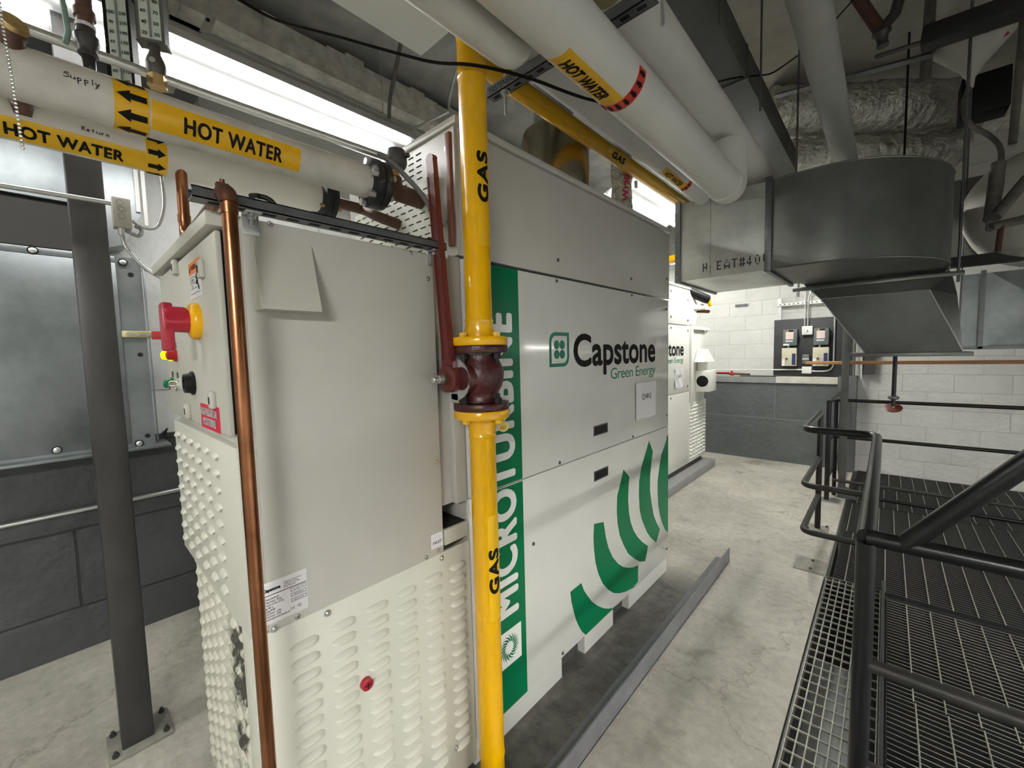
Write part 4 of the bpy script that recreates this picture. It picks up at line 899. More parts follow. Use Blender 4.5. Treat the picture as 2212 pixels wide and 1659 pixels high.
# flue on the near machine
fs = thing('exhaust_flue', 'shiny round steel flue rising from the top of the near microturbine', 'flue', (-.42, 2.10, 2.358))
obj('flue_body', MB().lathe((-.42, 2.10, 2.358), Z, [(0, .205), (.44, .205), (.50, .19), (.53, .15)], n=56), m_stack, fs)
obj('flue_neck', MB().lathe((-.44, 2.12, 2.885), Z, [(0, .12), (.66, .12)], n=32), m_galv, fs)
fw2 = thing('wrapped_duct', 'foil wrapped duct with red lettering rising beside the far light', 'duct', (-.25, 2.62, 2.36))
b = MB(); b.tube([(-.25, 2.62, 2.36 + .06 * i) for i in range(20)], lambda i: .068 + rnd.uniform(-.006, .006), n=24, rough=.07); obj('foil_jacket', b, m_foil, fw2)
text_on('lettering', 'Wrap', (.17, .055), lambda u, v: cylpt((-.25, 2.62), 'z', .074, -38 - math.degrees(v / .07), 2.62 + u), m_magenta, fw2, bold=.02, cuts=6)

# ------------------------------------------------------------------ left wall equipment
ep = thing('sheet_metal_cabinet', 'big galvanised sheet metal cabinet front on the left wall behind the dark column', 'cabinet', (-2.0, -.2, 1.1))
obj('cabinet_body', MB().box((-2.10, -2.2, 1.10), (-1.93, .333, 2.12)), m_galvpanel, ep)
obj('top_flange', MB().box((-1.93, -2.2, 2.085), (-1.918, .232, 2.118), .002), m_galvpanel, ep)
obj('front_panel', MB().box((-1.93, -2.2, 1.118), (-1.915, .232, 2.083), .002), m_galvpanel, ep)
obj('side_trim', MB().box((-1.93, .338, 1.12), (-1.912, .345, 2.1), .001), m_galvpanel, ep)
obj('bottom_rail', MB().box((-2.10, -2.2, 1.085), (-1.86, .39, 1.10), .002), m_galvpanel, ep)
for y, z in ((-.05, 2.10), (.262, 2.09), (-.04, 1.135), (.262, 1.115)):
    q = obj('round_fastener', MB().lathe((-1.918, y, z), (1, 0, 0), [(0, .019), (.005, .019)], n=18), m_blackplastic, ep)
    obj('fastener_cap', MB().lathe((-1.914, y, z), (1, 0, 0), [(0, .014), (.005, .014), (.008, .010)], n=18), m_zinc, q)
for y, z in ((.30, 1.60), (.29, 2.03), (.30, 1.15)): obj('knockout_hole', MB().cyl((-1.929, y, z), (-1.926, y, z), .012, n=16), m_darkrub, ep)
obj('cable_gland', MB().lathe((-1.88, .36, 1.15), (.6, .3, .7), [(0, .012), (.02, .012), (.025, .006), (.05, .005)], n=10), m_blackplastic, ep)
lb = thing('lock_bracket', 'brass coloured bracket ending in a red tab on the galvanised cabinet', 'bracket', (-1.9, .30, 1.71))
obj('plate', MB().box((-1.915, .232, 1.692), (-1.908, .352, 1.728), .002), mat('yellow_zinc', (.50, .47, .25), .4, .7), lb)
obj('red_tab', MB().box((-1.912, .352, 1.683), (-1.905, .45, 1.728), .002), m_redpaint, lb)
for y in (.258, .296, .335): obj('bolt', MB().hexn((-1.905, y, 1.71), (1, 0, 0), .011, .008), m_zinc, lb)
ub = thing('sheet_metal_duct', 'galvanised sheet metal duct with a pale edge strip above the cabinet on the left wall', 'duct', (-2.0, -.2, 2.4))
b = MB(); b.box((-2.11, -2.2, 2.36), (-1.93, .355, 3.3)); b.prism([(-2.11, .21, 2.36), (-2.11, .355, 2.36), (-2.11, .285, 2.19), (-2.11, .21, 2.36 - .2)], (.18, 0, 0)); obj('duct_body', b, m_galvpanel, ub)
b = MB(); b.box((-1.93, .335, 2.37), (-1.915, .352, 3.3)); b.box((-1.93, .362, 2.30), (-1.90, .378, 3.3)); obj('edge_strip', b, m_whitebox, ub)
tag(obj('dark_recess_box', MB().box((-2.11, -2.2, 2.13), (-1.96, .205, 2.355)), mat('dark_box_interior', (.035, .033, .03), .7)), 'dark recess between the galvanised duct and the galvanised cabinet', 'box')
tag(obj('conduit', MB().tube([(-2.06, -2.2, .77), (-2.06, 1.2, .785)], .013, n=14), m_zinc), 'zinc conduit running low along the dark grey wall', 'conduit')
jb = thing('junction_box', 'square steel junction box with knockouts beside the dark column', 'junction box', (-1.0, .19, 2.10))
obj('box_body', MB().box((-1.04, .167, 2.052), (-.99, .217, 2.158), .002), m_ledge, jb)
def ringmesh(c, r, th, nrm):
    b = MB(); nrm = Vector(nrm); a = Y; c = Vector(c)
    for k in range(20):
        t0, t1 = 2 * math.pi * k / 20, 2 * math.pi * (k + 1) / 20
        b.prism([c + Y * math.cos(t) * q + Z * math.sin(t) * q for t, q in ((t0, r), (t1, r), (t1, r - th), (t0, r - th))], nrm * .0006)
    return b
for y, z in ((.188, 2.140), (.188, 2.118), (.194, 2.116), (.190, 2.092)): obj('knockout', ringmesh((-.99, y, z), .010, .0012, (1, 0, 0)), m_strut, jb, smooth=False)
b = MB(); b.lathe((-1.01, .187, 2.052), -Z, [(0, .011), (.006, .012), (.012, .009), (.024, .009)], n=12); obj('connector', b, m_zinc, jb)
tag(obj('conduit', MB().tube([(-1.02, -.6, 2.118), (-1.02, .168, 2.140)], .0085, n=14), m_zinc), 'straight zinc conduit entering the square junction box from the left', 'conduit')
def flex(pts, r, lab, n_=70):
    # catmull-rom sampled corrugated hose
    P = [Vector(p) for p in pts]; P = [P[0] * 2 - P[1]] + P + [P[-1] * 2 - P[-2]]; Q = []
    for i in range(1, len(P) - 2):
        for k in range(26):
            t = k / 26; a, b_, c, d_ = P[i - 1:i + 3]
            Q.append(.5 * ((2 * b_) + (c - a) * t + (2 * a - 5 * b_ + 4 * c - d_) * t * t + (3 * b_ - a - 3 * c + d_) * t ** 3))
    return tag(obj('flexible_conduit', MB().tube(Q, lambda i: r + (r * .16 if i % 2 else 0), n=10), m_zinc), lab, 'conduit')
flex([(-1.01, .187, 2.03), (-1.01, .20, 1.98), (-1.01, .24, 1.92), (-1.0, .30, 1.875), (-.99, .36, 1.845)], .0062, 'corrugated metal hose curving down from the junction box bottom to the near cabinet')
flex([(-1.0, .217, 2.085), (-1.0, .25, 2.065), (-1.0, .29, 2.08), (-1.0, .315, 2.16), (-1.0, .315, 2.28), (-1.0, .31, 2.42)], .0062, 'corrugated metal hose rising from the junction box side past the copper pipe')
flex([(-1.02, .20, 2.048), (-1.02, .235, 2.035), (-1.02, .245, 2.06), (-1.02, .225, 2.072)], .006, 'short looped corrugated metal hose under the junction box')
flex([(-1.03, .19, 2.03), (-1.03, .21, 1.97), (-1.03, .25, 1.915), (-1.05, .30, 1.90), (-1.1, .36, 1.90)], .006, 'second corrugated metal hose running to the near cabinet from the junction box')
cl = thing('steel_column', 'dark square steel column standing on a bolted base plate at the left', 'column', (-1.1, .11, 0))
obj('shaft', MB().box((-1.205, .060, .01), (-1.105, .158, 3.5), .006), m_darksteel, cl)
obj('base_plate', MB().box((-1.245, .02, 0), (-1.065, .215, .012), .002), m_dustplate, cl)
for x, y in ((-1.09, .195), (-1.09, .04), (-1.225, .195), (-1.225, .04)): obj('anchor_bolt', MB().hexn((x, y, .018), Z, .011, .012).cyl((x, y, .012), (x, y, .034), .006, n=10), m_darksteel, cl)

# ------------------------------------------------------------------ metal duct and hood
du = thing('metal_duct', 'large galvanised duct hanging across the aisle with a rounded elbow end', 'duct', (.4, 3.6, 2.07))
DZ0, DZ1 = 2.07, 2.64
obj('straight_section', MB().box((-.085, 3.20, DZ0), (.50, 4.10, DZ1)), m_galv, du, smooth=False)
b = MB(); b.prism([(-.05, 3.22, DZ0 - .001), (.48, 3.22, DZ0 - .001), (.215, 3.65, DZ0 - .018)], (0, 0, .001)); 
brk = MB()
for a_, c_ in (((-.085, 3.2), (.5, 3.2)), ((.5, 3.2), (.5, 4.1)), ((.5, 4.1), (-.085, 4.1)), ((-.085, 4.1), (-.085, 3.2))):
    brk.b.faces.new([brk.b.verts.new(Vector(p)) for p in ((a_[0], a_[1], DZ0 - .0005), (c_[0], c_[1], DZ0 - .0005), (.21, 3.65, DZ0 - .014))])
obj('cross_broken_sheet', brk, m_galv, du, smooth=False)
OUT = [(.50, 3.20), (.60, 3.19), (.772, 3.185), (.88, 3.205), (.976, 3.242), (1.06, 3.30), (1.136, 3.367), (1.22, 3.47), (1.301, 3.609), (1.35, 3.74), (1.385, 3.915), (1.39, 4.10), (1.39, 4.22)]
INN = [(.50, 4.10), (.54, 4.10), (.56, 4.14), (.57, 4.22)]
b = MB(); b.prism([(p[0], p[1], DZ0) for p in OUT + INN[::-1]], (0, 0, DZ1 - DZ0)); obj('elbow_section', b, m_galv_dark, du, ang=25)
for z in (DZ0, DZ1):
    b = MB(); b.tube([(p[0], p[1], z) for p in OUT], .005, n=6); obj('elbow_seam', b, m_galv_dark, du)
b = MB(); b.box((.482, 3.172, DZ0 - .014), (.520, 3.20, DZ1 + .02), .003); b.box((.490, 3.178, DZ0 - .018), (.515, 4.12, DZ0)); b.box((.490, 3.178, DZ1), (.515, 4.12, DZ1 + .02)); obj('joint_flange', b, m_strut, du)
b = MB(); b.box((-.105, 3.178, DZ0 - .012), (-.068, 3.20, DZ1 + .012)); b.box((-.10, 3.182, DZ0 - .014), (-.075, 4.12, DZ0)); b.box((-.10, 3.182, DZ1), (-.075, 4.12, DZ1 + .014)); obj('end_flange', b, m_strut, du)
obj('sheet_seam', MB().box((.138, 3.1975, DZ0), (.1400, 3.2005, DZ1)), m_strut, du)
DOT = {'H': ['1001', '1001', '1111', '1001', '1001'], 'E': ['1111', '1000', '1110', '1000', '1111'], 'A': ['00100', '01010', '10001', '11111', '10001'], 'T': ['11111', '00100', '00100', '00100', '00100'], '#': ['01010', '11111', '01010', '11111', '01010'], '4': ['0010', '0110', '1010', '1111', '0010'], '0': ['0110', '1001', '1001', '1001', '0110'], 'U': ['1001', '1001', '1001', '1001', '0110'], '-': ['0', '0', '1', '0', '0']}
b = MB(); x = .092
for ch_ in 'H-EAT#40U':
    for r_, row in enumerate(DOT[ch_]):
        for k, v in enumerate(row):
            if v == '1':
                cx_, cz_ = x + k * .0076, 2.172 - r_ * .0135
                b.cyl((cx_, 3.1998, cz_), (cx_, 3.1985, cz_), .0044, n=8)
                if row[k + 1:k + 2] == '1': b.box((cx_, 3.1985, cz_ - .003), (cx_ + .0076, 3.1998, cz_ + .003))
                if r_ < 4 and DOT[ch_][r_ + 1][k] == '1': b.box((cx_ - .003, 3.1985, cz_ - .0135), (cx_ + .003, 3.1998, cz_))
    x += .0076 * len(DOT[ch_]) + .0098
obj('stencil_marking', b, m_ink, du, smooth=False)
for x, z in ((.12, 2.40), (.12, 2.12), (-.088, 2.58), (-.088, 2.1)): screw(du, (x, 3.199 if x > 0 else 3.182, z), (0, -1, 0), .006, m_zinc)
# drop hood beyond the elbow
ho = thing('transition_hood', 'tapered galvanised hood hanging below the elbow end of the big duct', 'hood', (1.1, 4.5, 1.49))
T = [(.57, 4.22), (1.39, 4.22), (1.42, 5.05), (.57, 5.05)]
v = [(.57, 4.22, 2.07), (1.39, 4.22, 2.07), (1.39, 5.05, 2.07), (.57, 5.05, 2.07), (.68, 4.28, 1.945), (1.315, 4.28, 1.945), (.97, 4.33, 1.49), (1.50, 4.33, 1.49), (1.50, 5.0, 1.49), (.97, 5.0, 1.49), (1.43, 4.40, 2.07), (1.46, 4.36, 1.9)]
b = MB(); V_ = [b.b.verts.new(Vector(p)) for p in v]
for f in ((0, 1, 5, 4), (4, 5, 7, 6), (1, 10, 11, 7, 5), (10, 2, 8, 11), (11, 8, 7), (2, 3, 9, 8), (3, 0, 4, 9), (4, 6, 9), (6, 7, 8, 9), (0, 3, 2, 10, 1)): b.b.faces.new([V_[i] for i in f])
obj('hood_shell', b, m_hoodsheet, ho, smooth=False)
b = MB()
for a_, c_ in (((.68, 4.28, 1.945), (1.315, 4.28, 1.945)), ((1.315, 4.28, 1.945), (1.50, 4.33, 1.49)), ((.57, 4.22, 2.07), (.68, 4.28, 1.945)), ((.68, 4.28, 1.945), (.97, 4.33, 1.49))): b.tube([a_, c_], .004, n=6)
obj('folded_seam', b, m_galv, ho)
obj('lower_flange', MB().box((.87, 4.31, 1.462), (1.55, 5.02, 1.49), .002), m_galv_dark, ho)
obj('upper_box', MB().box((.57, 4.222, 2.07), (1.41, 5.05, 2.62)), m_galv_dark, ho, smooth=False)
tz = thing('trapeze_hanger', 'slim steel bar with hanging rods under the elbow end of the big duct', 'hanger', (1.0, 4.2, 2.02))
obj('bar', MB().box((.50, 4.165, 2.015), (1.475, 4.20, 2.045), .003), m_galv_dark, tz)
obj('hanging_rod', MB().cyl((1.445, 4.18, 1.97), (1.445, 4.18, 4.2), .009, n=10), m_strut, tz)
obj('hanging_rod', MB().cyl((.535, 4.18, 1.97), (.535, 4.18, 2.10), .012, n=10), m_zinc, tz)
for x, y, lab in ((.63, 3.3, 'thin threaded rod above the joint of the big duct'), (.50, 2.1, 'thin threaded rod beside the overhead flat duct'), (.48, 3.0, 'short threaded rod near the end of the overhead flat duct')):
    tag(obj('threaded_rod', MB().cyl((x, y, 2.66 if y > 3.1 else 3.0), (x, y, 4.2), .006, n=8), m_strut), lab, 'rod')
# flat duct overhead and pale box beam
fd = thing('flat_duct', 'dark flat rectangular duct running overhead right of the white pipes', 'duct', (.35, 1.5, 3.0))
obj('duct_body', MB().box((.05, -2.58, 3.12), (.45, 4.6, 3.30), .0), m_flat, fd, smooth=False)
b = MB()
for y in (.4, 1.6, 2.8): b.box((.045, y, 3.115), (.455, y + .006, 3.305))
obj('joint_flange', b, m_strut, fd)
bb = thing('painted_duct', 'pale grey round painted duct running overhead toward the big rounded duct', 'duct', (.8, 1.5, 3.0))
obj('duct_body', MB().tube([(.80, -2.58, 3.075), (.80, 4.9, 3.075)], .078, n=36), m_beamgrey, bb)

# ------------------------------------------------------------------ top right clutter
def foil(p0, p1, r, lab, rough=.06):
    p0, p1 = Vector(p0), Vector(p1); n_ = 34
    P = [p0.lerp(p1, i / n_) + Vector((0, 0, rnd.uniform(-.008, .008))) for i in range(n_ + 1)]
    return tag(obj('foil_duct', MB().tube(P, lambda i: r + rnd.uniform(-.01, .01), n=30, rough=rough), m_foil), lab, 'duct')
foil((.10, 5.0, 3.93), (1.55, 5.95, 3.80), .235, 'upper silver foil wrapped duct behind the hanging pipes')
foil((1.70, 6.02, 3.75), (2.6, 6.2, 3.68), .20, 'silver foil wrapped duct continuing right of the black box', .08)
foil((.20, 5.05, 3.50), (1.55, 5.95, 3.40), .15, 'lower silver foil wrapped duct just above the big duct', .09)
tag(obj('strut_channel', MB().tube([(.27, 4.60, 3.86), (1.27, 4.28, 3.58)], .022, n=4), m_strut), 'long grey channel slanting below the upper foil duct', 'strut')
tag(obj('strut_channel', MB().tube([(.97, 4.3, 3.72), (1.27, 4.15, 3.62)], .016, n=4), m_darksteel), 'short dark channel above the long slanting channel', 'strut')
tag(obj('steel_beam', MB().obox((1.52, 4.1, 3.60), (.62, .14, .12), ((.97, -.12, -.10), (.1, 1, 0), (.1, 0, 1)), .01), mat('black_beam', (.015, .014, .013), .6)), 'thick black beam at the upper right corner above the white cone', 'beam')
tag(obj('hanging_pipe', MB().tube([(1.26, 4.4, 4.2), (1.245, 4.36, 3.44)], .032, n=20), m_greypipe), 'mottled upright pipe hanging from the ceiling left of the white cone', 'pipe')
tag(obj('hanging_pipe', MB().tube([(1.72, 4.5, 4.0), (1.69, 4.47, 2.9)], .022, n=16), m_greypipe), 'slim upright pipe at the right edge of the ceiling area', 'pipe')
bp_ = thing('drain_pipe', 'rusty brown slanting pipe with a broken fitting near the ceiling', 'pipe', (.95, 4.1, 3.8))
obj('pipe_run', MB().tube([(.80, 4.0, 4.18), (1.0, 4.15, 3.80)], .038, n=18), m_brownpipe, bp_)
obj('broken_fitting', MB().lathe((1.0, 4.15, 3.82), (.1, .02, -1), [(0, .05), (.03, .055), (.05, .035), (.09, .03), (.12, .036)], n=12).tube([(1.0, 4.15, 3.82), (1.07, 4.17, 3.90), (1.10, 4.2, 4.05)], .035, n=12), m_darksteel, bp_)
cn = thing('drain_funnel', 'white cone shaped drain funnel with a hose below at the upper right', 'funnel', (1.47, 4.45, 3.3))
obj('cone', MB().lathe((1.475, 4.42, 3.33), Z, [(0, .018), (.06, .022), (.13, .06), (.30, .20), (.33, .20)], n=36), m_tank, cn)
obj('outlet_hose', MB().tube([(1.475, 4.42, 3.36), (1.44, 4.40, 3.22), (1.47, 4.40, 3.08), (1.57, 4.45, 3.00), (1.63, 4.40, 2.88), (1.625, 4.25, 2.62), (1.58, 4.05, 2.36)], .016, n=14, bend=.1), m_greypipe, cn)
obj('red_sticker', MB().obox((1.60, 4.36, 3.60), (.05, .006, .07), ((.9, -.3, .2), (.4, 1, -.2), (-.3, .2, 1))), m_redpaint, cn)
tag(obj('black_box', MB().box((1.50, 5.3, 3.46), (1.78, 5.55, 3.78), .01), m_blackplastic), 'square black box hanging in front of the foil ducts', 'box')
tag(obj('black_box', MB().box((1.10, 5.0, 2.98), (1.22, 5.12, 3.16), .01).cyl((1.16, 5.06, 3.1), (1.16, 5.06, 4.2), .008, n=8), m_blackplastic), 'small black box below the foil ducts', 'box')
tk = thing('round_tank', 'pale rounded tank end hanging at the right edge of the photo', 'tank', (1.9, 4.6, 2.4))
b = MB(); ax = Vector((.66, -.75, 0)); b.lathe(Vector((1.94, 5.10, 2.58)), Vector((-.16, -1, 0)), [(-.30, .42), (.10, .42), (.22, .38), (.29, .28), (.32, .12), (.325, .01)], n=48); obj('tank_shell', b, m_tank, tk)
tag(obj('grey_duct', MB().box((1.42, 5.50, 2.30), (2.9, 6.1, 3.0)), m_galv_dark), 'dim grey duct box behind the rounded tank', 'duct')
for P, r_, lab in (([(1.585, 4.07, 2.68), (1.56, 4.03, 2.32)], .034, 'mottled upright pipe in front of the rounded tank'), ([(1.56, 3.89, 2.31), (1.70, 4.03, 2.54)], .030, 'slanting grey pipe in front of the rounded tank'),
                   ([(1.54, 3.87, 2.25), (1.75, 4.06, 2.31)], .026, 'short level pipe in front of the rounded tank'), ([(1.59, 3.90, 2.26), (1.58, 3.89, 2.10)], .014, 'small rusty pipe stub under the short level pipe')):
    tag(obj('pipe', MB().tube(P, r_, n=18), m_brownpipe if 'rusty' in lab else m_greypipe), lab, 'pipe')
tag(obj('wire_hook', MB().tube([(1.535, 3.84, 2.34), (1.515, 3.83, 2.30), (1.53, 3.84, 2.24), (1.55, 3.86, 2.235)], .005, n=6), m_darksteel), 'bent dark wire hook beside the mottled upright pipe', 'hook')
tag(obj('steel_beam', MB().box((1.44, 4.95, 2.17), (2.7, 5.05, 2.25)), mat('black_beam', (.015, .014, .013), .6)), 'black beam under the rounded tank', 'beam')
rd = thing('metal_duct', 'galvanised duct side with crossed creases at the right edge beyond the hood', 'duct', (2.0, 5.3, 1.5))
obj('duct_body', MB().box((1.55, 5.25, 1.52), (3.2, 5.9, 2.13)), m_galvpanel, rd)
b = MB()
for a_, c_ in (((1.72, 2.13), (2.35, 2.13)), ((2.35, 2.13), (2.35, 1.52)), ((2.35, 1.52), (1.72, 1.52)), ((1.72, 1.52), (1.72, 2.13))):
    b.b.faces.new([b.b.verts.new(Vector(p)) for p in ((a_[0], 5.249, a_[1]), (c_[0], 5.249, c_[1]), (2.035, 5.225, 1.825))])
obj('cross_broken_sheet', b, m_galvpanel, rd, smooth=False)
for x in (1.66, 1.93): obj('stiffener', MB().box((x, 5.20, 1.50), (x + .03, 5.25, 2.15)), m_strut, rd)
obj('hanging_rod', MB().cyl((1.545, 5.15, 1.46), (1.545, 5.15, 4.2), .007, n=8), m_strut, rd)
obj('lower_flange', MB().box((1.5, 5.2, 1.495), (3.2, 5.9, 1.52)), m_strut, rd)

# ------------------------------------------------------------------ back wall: switch board and services
bd = tag(obj('backboard', MB().box((-.06, 6.66, 1.17), (.76, 6.70, 1.93), .002), m_board), 'black plywood backboard on the back wall carrying the switches', 'board')
BY = 6.66
def switch(x0, lab, sticker=False):
    t = thing('disconnect_switch', lab, 'switch', (x0 + .08, BY, 1.30))
    obj('enclosure', MB().box((x0, BY - .10, 1.575), (x0 + .155, BY, 1.79), .004), m_swgrey, t)
    l = obj('label_sheet', MB().box((x0 + .03, BY - .101, 1.66), (x0 + .115, BY - .0995, 1.78)), m_paper, t)
    obj('label_header', MB().box((x0 + .03, BY - .102, 1.757), (x0 + .115, BY - .1005, 1.782)), m_blackplastic, t)
    obj('label_mark', MB().box((x0 + .035, BY - .103, 1.76), (x0 + .06, BY - .1015, 1.779)), m_tag, t)
    obj('label_strip', MB().box((x0 + .03, BY - .101, 1.628), (x0 + .11, BY - .0995, 1.643)), m_paper, t)
    b = MB()
    for k in range(6): b.box((x0 + .036, BY - .1018, 1.675 + k * .012), (x0 + .108, BY - .1008, 1.678 + k * .012))
    obj('printed_line', b, m_orange, t)
    if sticker: obj('label_strip', MB().box((x0 + .003, BY - .101, 1.578), (x0 + .07, BY - .0995, 1.60)), m_paper, t)
    obj('side_lever', MB().box((x0 + .155, BY - .08, 1.66), (x0 + .170, BY - .06, 1.74), .003), m_blackplastic, t)
def starter(x0, lab):
    t = thing('motor_starter', lab, 'electrical box', (x0 + .08, BY, 1.30))
    obj('enclosure', MB().box((x0, BY - .11, 1.305), (x0 + .165, BY, 1.545), .003), m_swbeige, t)
    obj('navy_strip', MB().box((x0 + .115, BY - .1112, 1.32), (x0 + .155, BY - .1095, 1.47)), m_navy, t)
    obj('reset_button', MB().lathe((x0 + .055, BY - .11, 1.40), (0, -1, 0), [(0, .015), (.008, .015), (.014, .010), (.02, .009)], n=16), m_strut, t)
    obj('paper_label', MB().box((x0 + .002, BY - .1112, 1.308), (x0 + .035, BY - .1095, 1.40)), m_paper, t)
    obj('conduit_nipple', MB().cyl((x0 + .065, BY - .05, 1.545), (x0 + .065, BY - .05, 1.576), .012, n=12), m_zinc, t)
switch(.062, 'left grey disconnect switch with paper labels on the black board', True); switch(.395, 'right grey disconnect switch with paper labels on the black board')
starter(.052, 'left beige starter box with navy strip under the left grey switch'); starter(.390, 'right beige starter box with navy strip under the right grey switch')
tag(obj('junction_box', MB().box((.262, BY - .06, 1.712), (.378, BY, 1.825), .003), m_whitebox), 'white square box between the two grey switches', 'electrical box')
obj('knockout_mark', MB().box((.318, BY - .0615, 1.745), (.330, BY - .0598, 1.775)), m_strut, bpy.data.objects['junction_box.001'] if 'junction_box.001' in bpy.data.objects else None)
tag(obj('junction_box', MB().box((.272, BY - .06, 1.205), (.378, BY, 1.295), .003), m_whitebox), 'white square box at the foot of the black board', 'electrical box')
rb = thing('relay_box', 'small dark grey relay box between the two beige starter boxes', 'electrical box', (.31, BY, 1.33))
obj('enclosure', MB().box((.275, BY - .07, 1.332), (.35, BY, 1.455), .008), m_swgrey, rb); obj('white_band', MB().box((.275, BY - .0712, 1.39), (.35, BY - .069, 1.402)), m_paper, rb)
tag(obj('conduit', MB().tube([(.290, BY - .03, 1.825), (.290, BY - .03, 2.6)], .010, n=12), m_zinc), 'left upright conduit above the white box between the switches', 'conduit')
tag(obj('conduit', MB().tube([(.322, BY - .03, 1.825), (.322, BY - .03, 2.18), (.36, BY - .03, 2.30), (.36, BY - .03, 2.6)], .010, n=12, bend=.04), m_zinc), 'right upright conduit with an offset bend above the white box', 'conduit')
tag(obj('conduit', MB().tube([(.600, BY - .03, 2.3), (.600, BY - .03, 1.235), (.375, BY - .03, 1.235)], .010, n=12, bend=.12), m_zinc), 'conduit curving around the right side of the board into the lower white box', 'conduit')
tag(obj('conduit', MB().tube([(-.85, BY - .03, 1.24), (.275, BY - .03, 1.255)], .009, n=12), m_whitebox), 'white conduit running left from the lower white box', 'conduit')
ws = thing('wall_strut', 'slotted pale strut with an upright on the back wall left of the board', 'strut', (.2, 6.7, 2.1))
obj('channel', MB().box((-.03, BY - .03, 2.115), (.60, BY + .0, 2.145)), m_zinc, ws); obj('upright', MB().box((-.02, BY - .0, 1.93), (.02, BY + .04, 2.22)), m_zinc, ws)
b = MB()
for k in range(11): b.box((.0 + k * .05, BY - .032, 2.126), (.022 + k * .05, BY - .0295, 2.136))
obj('slot', b, m_darkrub, ws)
tag(obj('wall_strut', MB().box((-.56, 6.69, 2.165), (-.40, 6.72, 2.195)), m_strut), 'short dark strut alone on the white back wall', 'strut')
rv = thing('pipe_on_ledge', 'rusty pipe with a red valve lying on the ledge of the back wall', 'pipe', (-.5, 6.6, 1.18))
obj('pipe_run', MB().tube([(-.86, 6.58, 1.20), (-.33, 6.60, 1.185)], .013, n=12), m_copper_dark, rv)
obj('red_valve', MB().lathe((-.565, 6.59, 1.192), X_, [(-.03, .018), (-.02, .026), (.02, .026), (.03, .018)], n=14).cyl((-.565, 6.59, 1.19), (-.565, 6.57, 1.235), .012, n=10), m_red, rv)
obj('lever', MB().box((-.78, 6.57, 1.20), (-.60, 6.58, 1.215)), m_red, rv)
tag(obj('flat_bar', MB().box((-.45, 6.56, 1.155), (-.02, 6.62, 1.170)), m_darksteel), 'dark flat bar lying on the ledge below the board', 'bar')
# insulated stubs on far machine
fh = thing('hose_fitting', 'black insulated hose with a yellow fitting at the top of the far microturbine', 'hose', (-.64, 5.3, 2.2))
obj('black_sleeve', MB().tube([(-.70, 5.15, 2.26), (-.56, 5.42, 2.17)], .055, n=16), m_blackplastic, fh)
obj('yellow_fitting', MB().lathe((-.56, 5.44, 2.165), (.25, .45, -.8), [(0, .03), (.03, .032), (.05, .022), (.09, .02)], n=12), m_yelplastic, fh)
obj('copper_stub', MB().tube([(-.66, 5.36, 2.03), (-.58, 5.55, 2.03)], .022, n=12), m_copper, fh)
obj('white_sleeve', MB().tube([(-.70, 5.2, 2.06), (-.62, 5.45, 2.08)], .04, n=14), m_insul, fh)
# timber rail, hanging sprinkler, post
tag(obj('timber_bar', MB().box((.455, 5.38, 1.365), (3.6, 5.42, 1.398), .002), m_woodbar), 'long thin timber bar crossing in front of the switch board', 'bar')
sk_ = thing('hanging_rod', 'black upright rod with a round red disc hanging below the hood', 'rod', (1.16, 5.0, 1.0))
obj('rod', MB().cyl((1.155, 5.0, 1.0), (1.155, 5.0, 1.49), .016, n=14), m_rail, sk_)
obj('collar', MB().lathe((1.155, 5.0, 1.065), Z, [(0, .03), (.01, .04), (.022, .04), (.03, .028)], n=20), m_strut, sk_)
obj('red_disc', MB().lathe((1.155, 5.0, .985), (0, -.52, .85), [(0, .062), (.006, .064), (.012, .05)], n=28), mat('red_disc_paint', (.10, .014, .008), .5), sk_)
obj('stem_end', MB().cyl((1.155, 5.0, .96), (1.155, 5.0, 1.0), .012, n=10), m_brass, sk_)
pt = thing('strut_post', 'grey upright steel post from floor to the hood behind the railing', 'post', (.80, 5.25, 0))
obj('post_shaft', MB().box((.768, 5.28, 0), (.826, 5.33, 3.0), .003), mat('grey_post_paint', (.09, .095, .09), .5, var=.3), pt)
obj('gusset_foot', MB().prism([(.765, 5.30, 0), (.93, 5.30, 0), (.84, 5.30, .12), (.765, 5.30, .12)], (0, .012, 0)), m_strut, pt)
for x, y, lab in ((.87, 6.6, 'pale upright conduit right of the black board'), (.80, 6.6, 'dark upright pipe beside the black board corner')):
    tag(obj('conduit', MB().cyl((x, y, 1.15), (x, y, 4.1), .016, n=12), m_zinc if x > .85 else m_strut), lab, 'conduit')
tag(obj('pull_box', MB().box((.86, 6.62, 1.2), (1.0, 6.72, 1.62)), m_darksteel), 'dark upright box on the white wall behind the hood', 'box')

# ------------------------------------------------------------------ railings
RT = .021
def rail(name, pts, par, m=m_rail, bend=.06, r=RT): return obj(name, MB().tube(pts, r, n=18, bend=bend), m, par)
r1 = thing('railing', 'black tubular railing turning the corner beside the grating', 'railing', (.9, 2.4, 0))
PY = 1.53
for nm, z, mm in (('top_rail', 1.0, m_rail), ('middle_rail', .62, m_raildust), ('lower_rail', .30, m_raildust)):
    rail(nm, [(.705, 4.25, z), (.705, 3.33, z), (1.072, 3.33, z), (1.072, PY, z)], r1, mm, bend=.08, r=.023 if z == 1 else .019)
    rail('side_rail', [(1.072, PY, z), (2.9, PY, z)], r1, m_rail if z > .8 else m_raildust, r=.023 if z == 1 else .019)
obj('post', MB().cyl((.705, 4.25, 0), (.705, 4.25, 1.0), RT, n=18), m_rail, r1); obj('post', MB().cyl((1.072, PY, -.05), (1.072, PY, .985), .0235, n=20), m_rail, r1)
obj('brace_rail', MB().tube([(1.15, PY, 1.0), (1.53, PY, 1.49), (2.1, PY, 2.22)], .024, n=20), m_rail, r1)
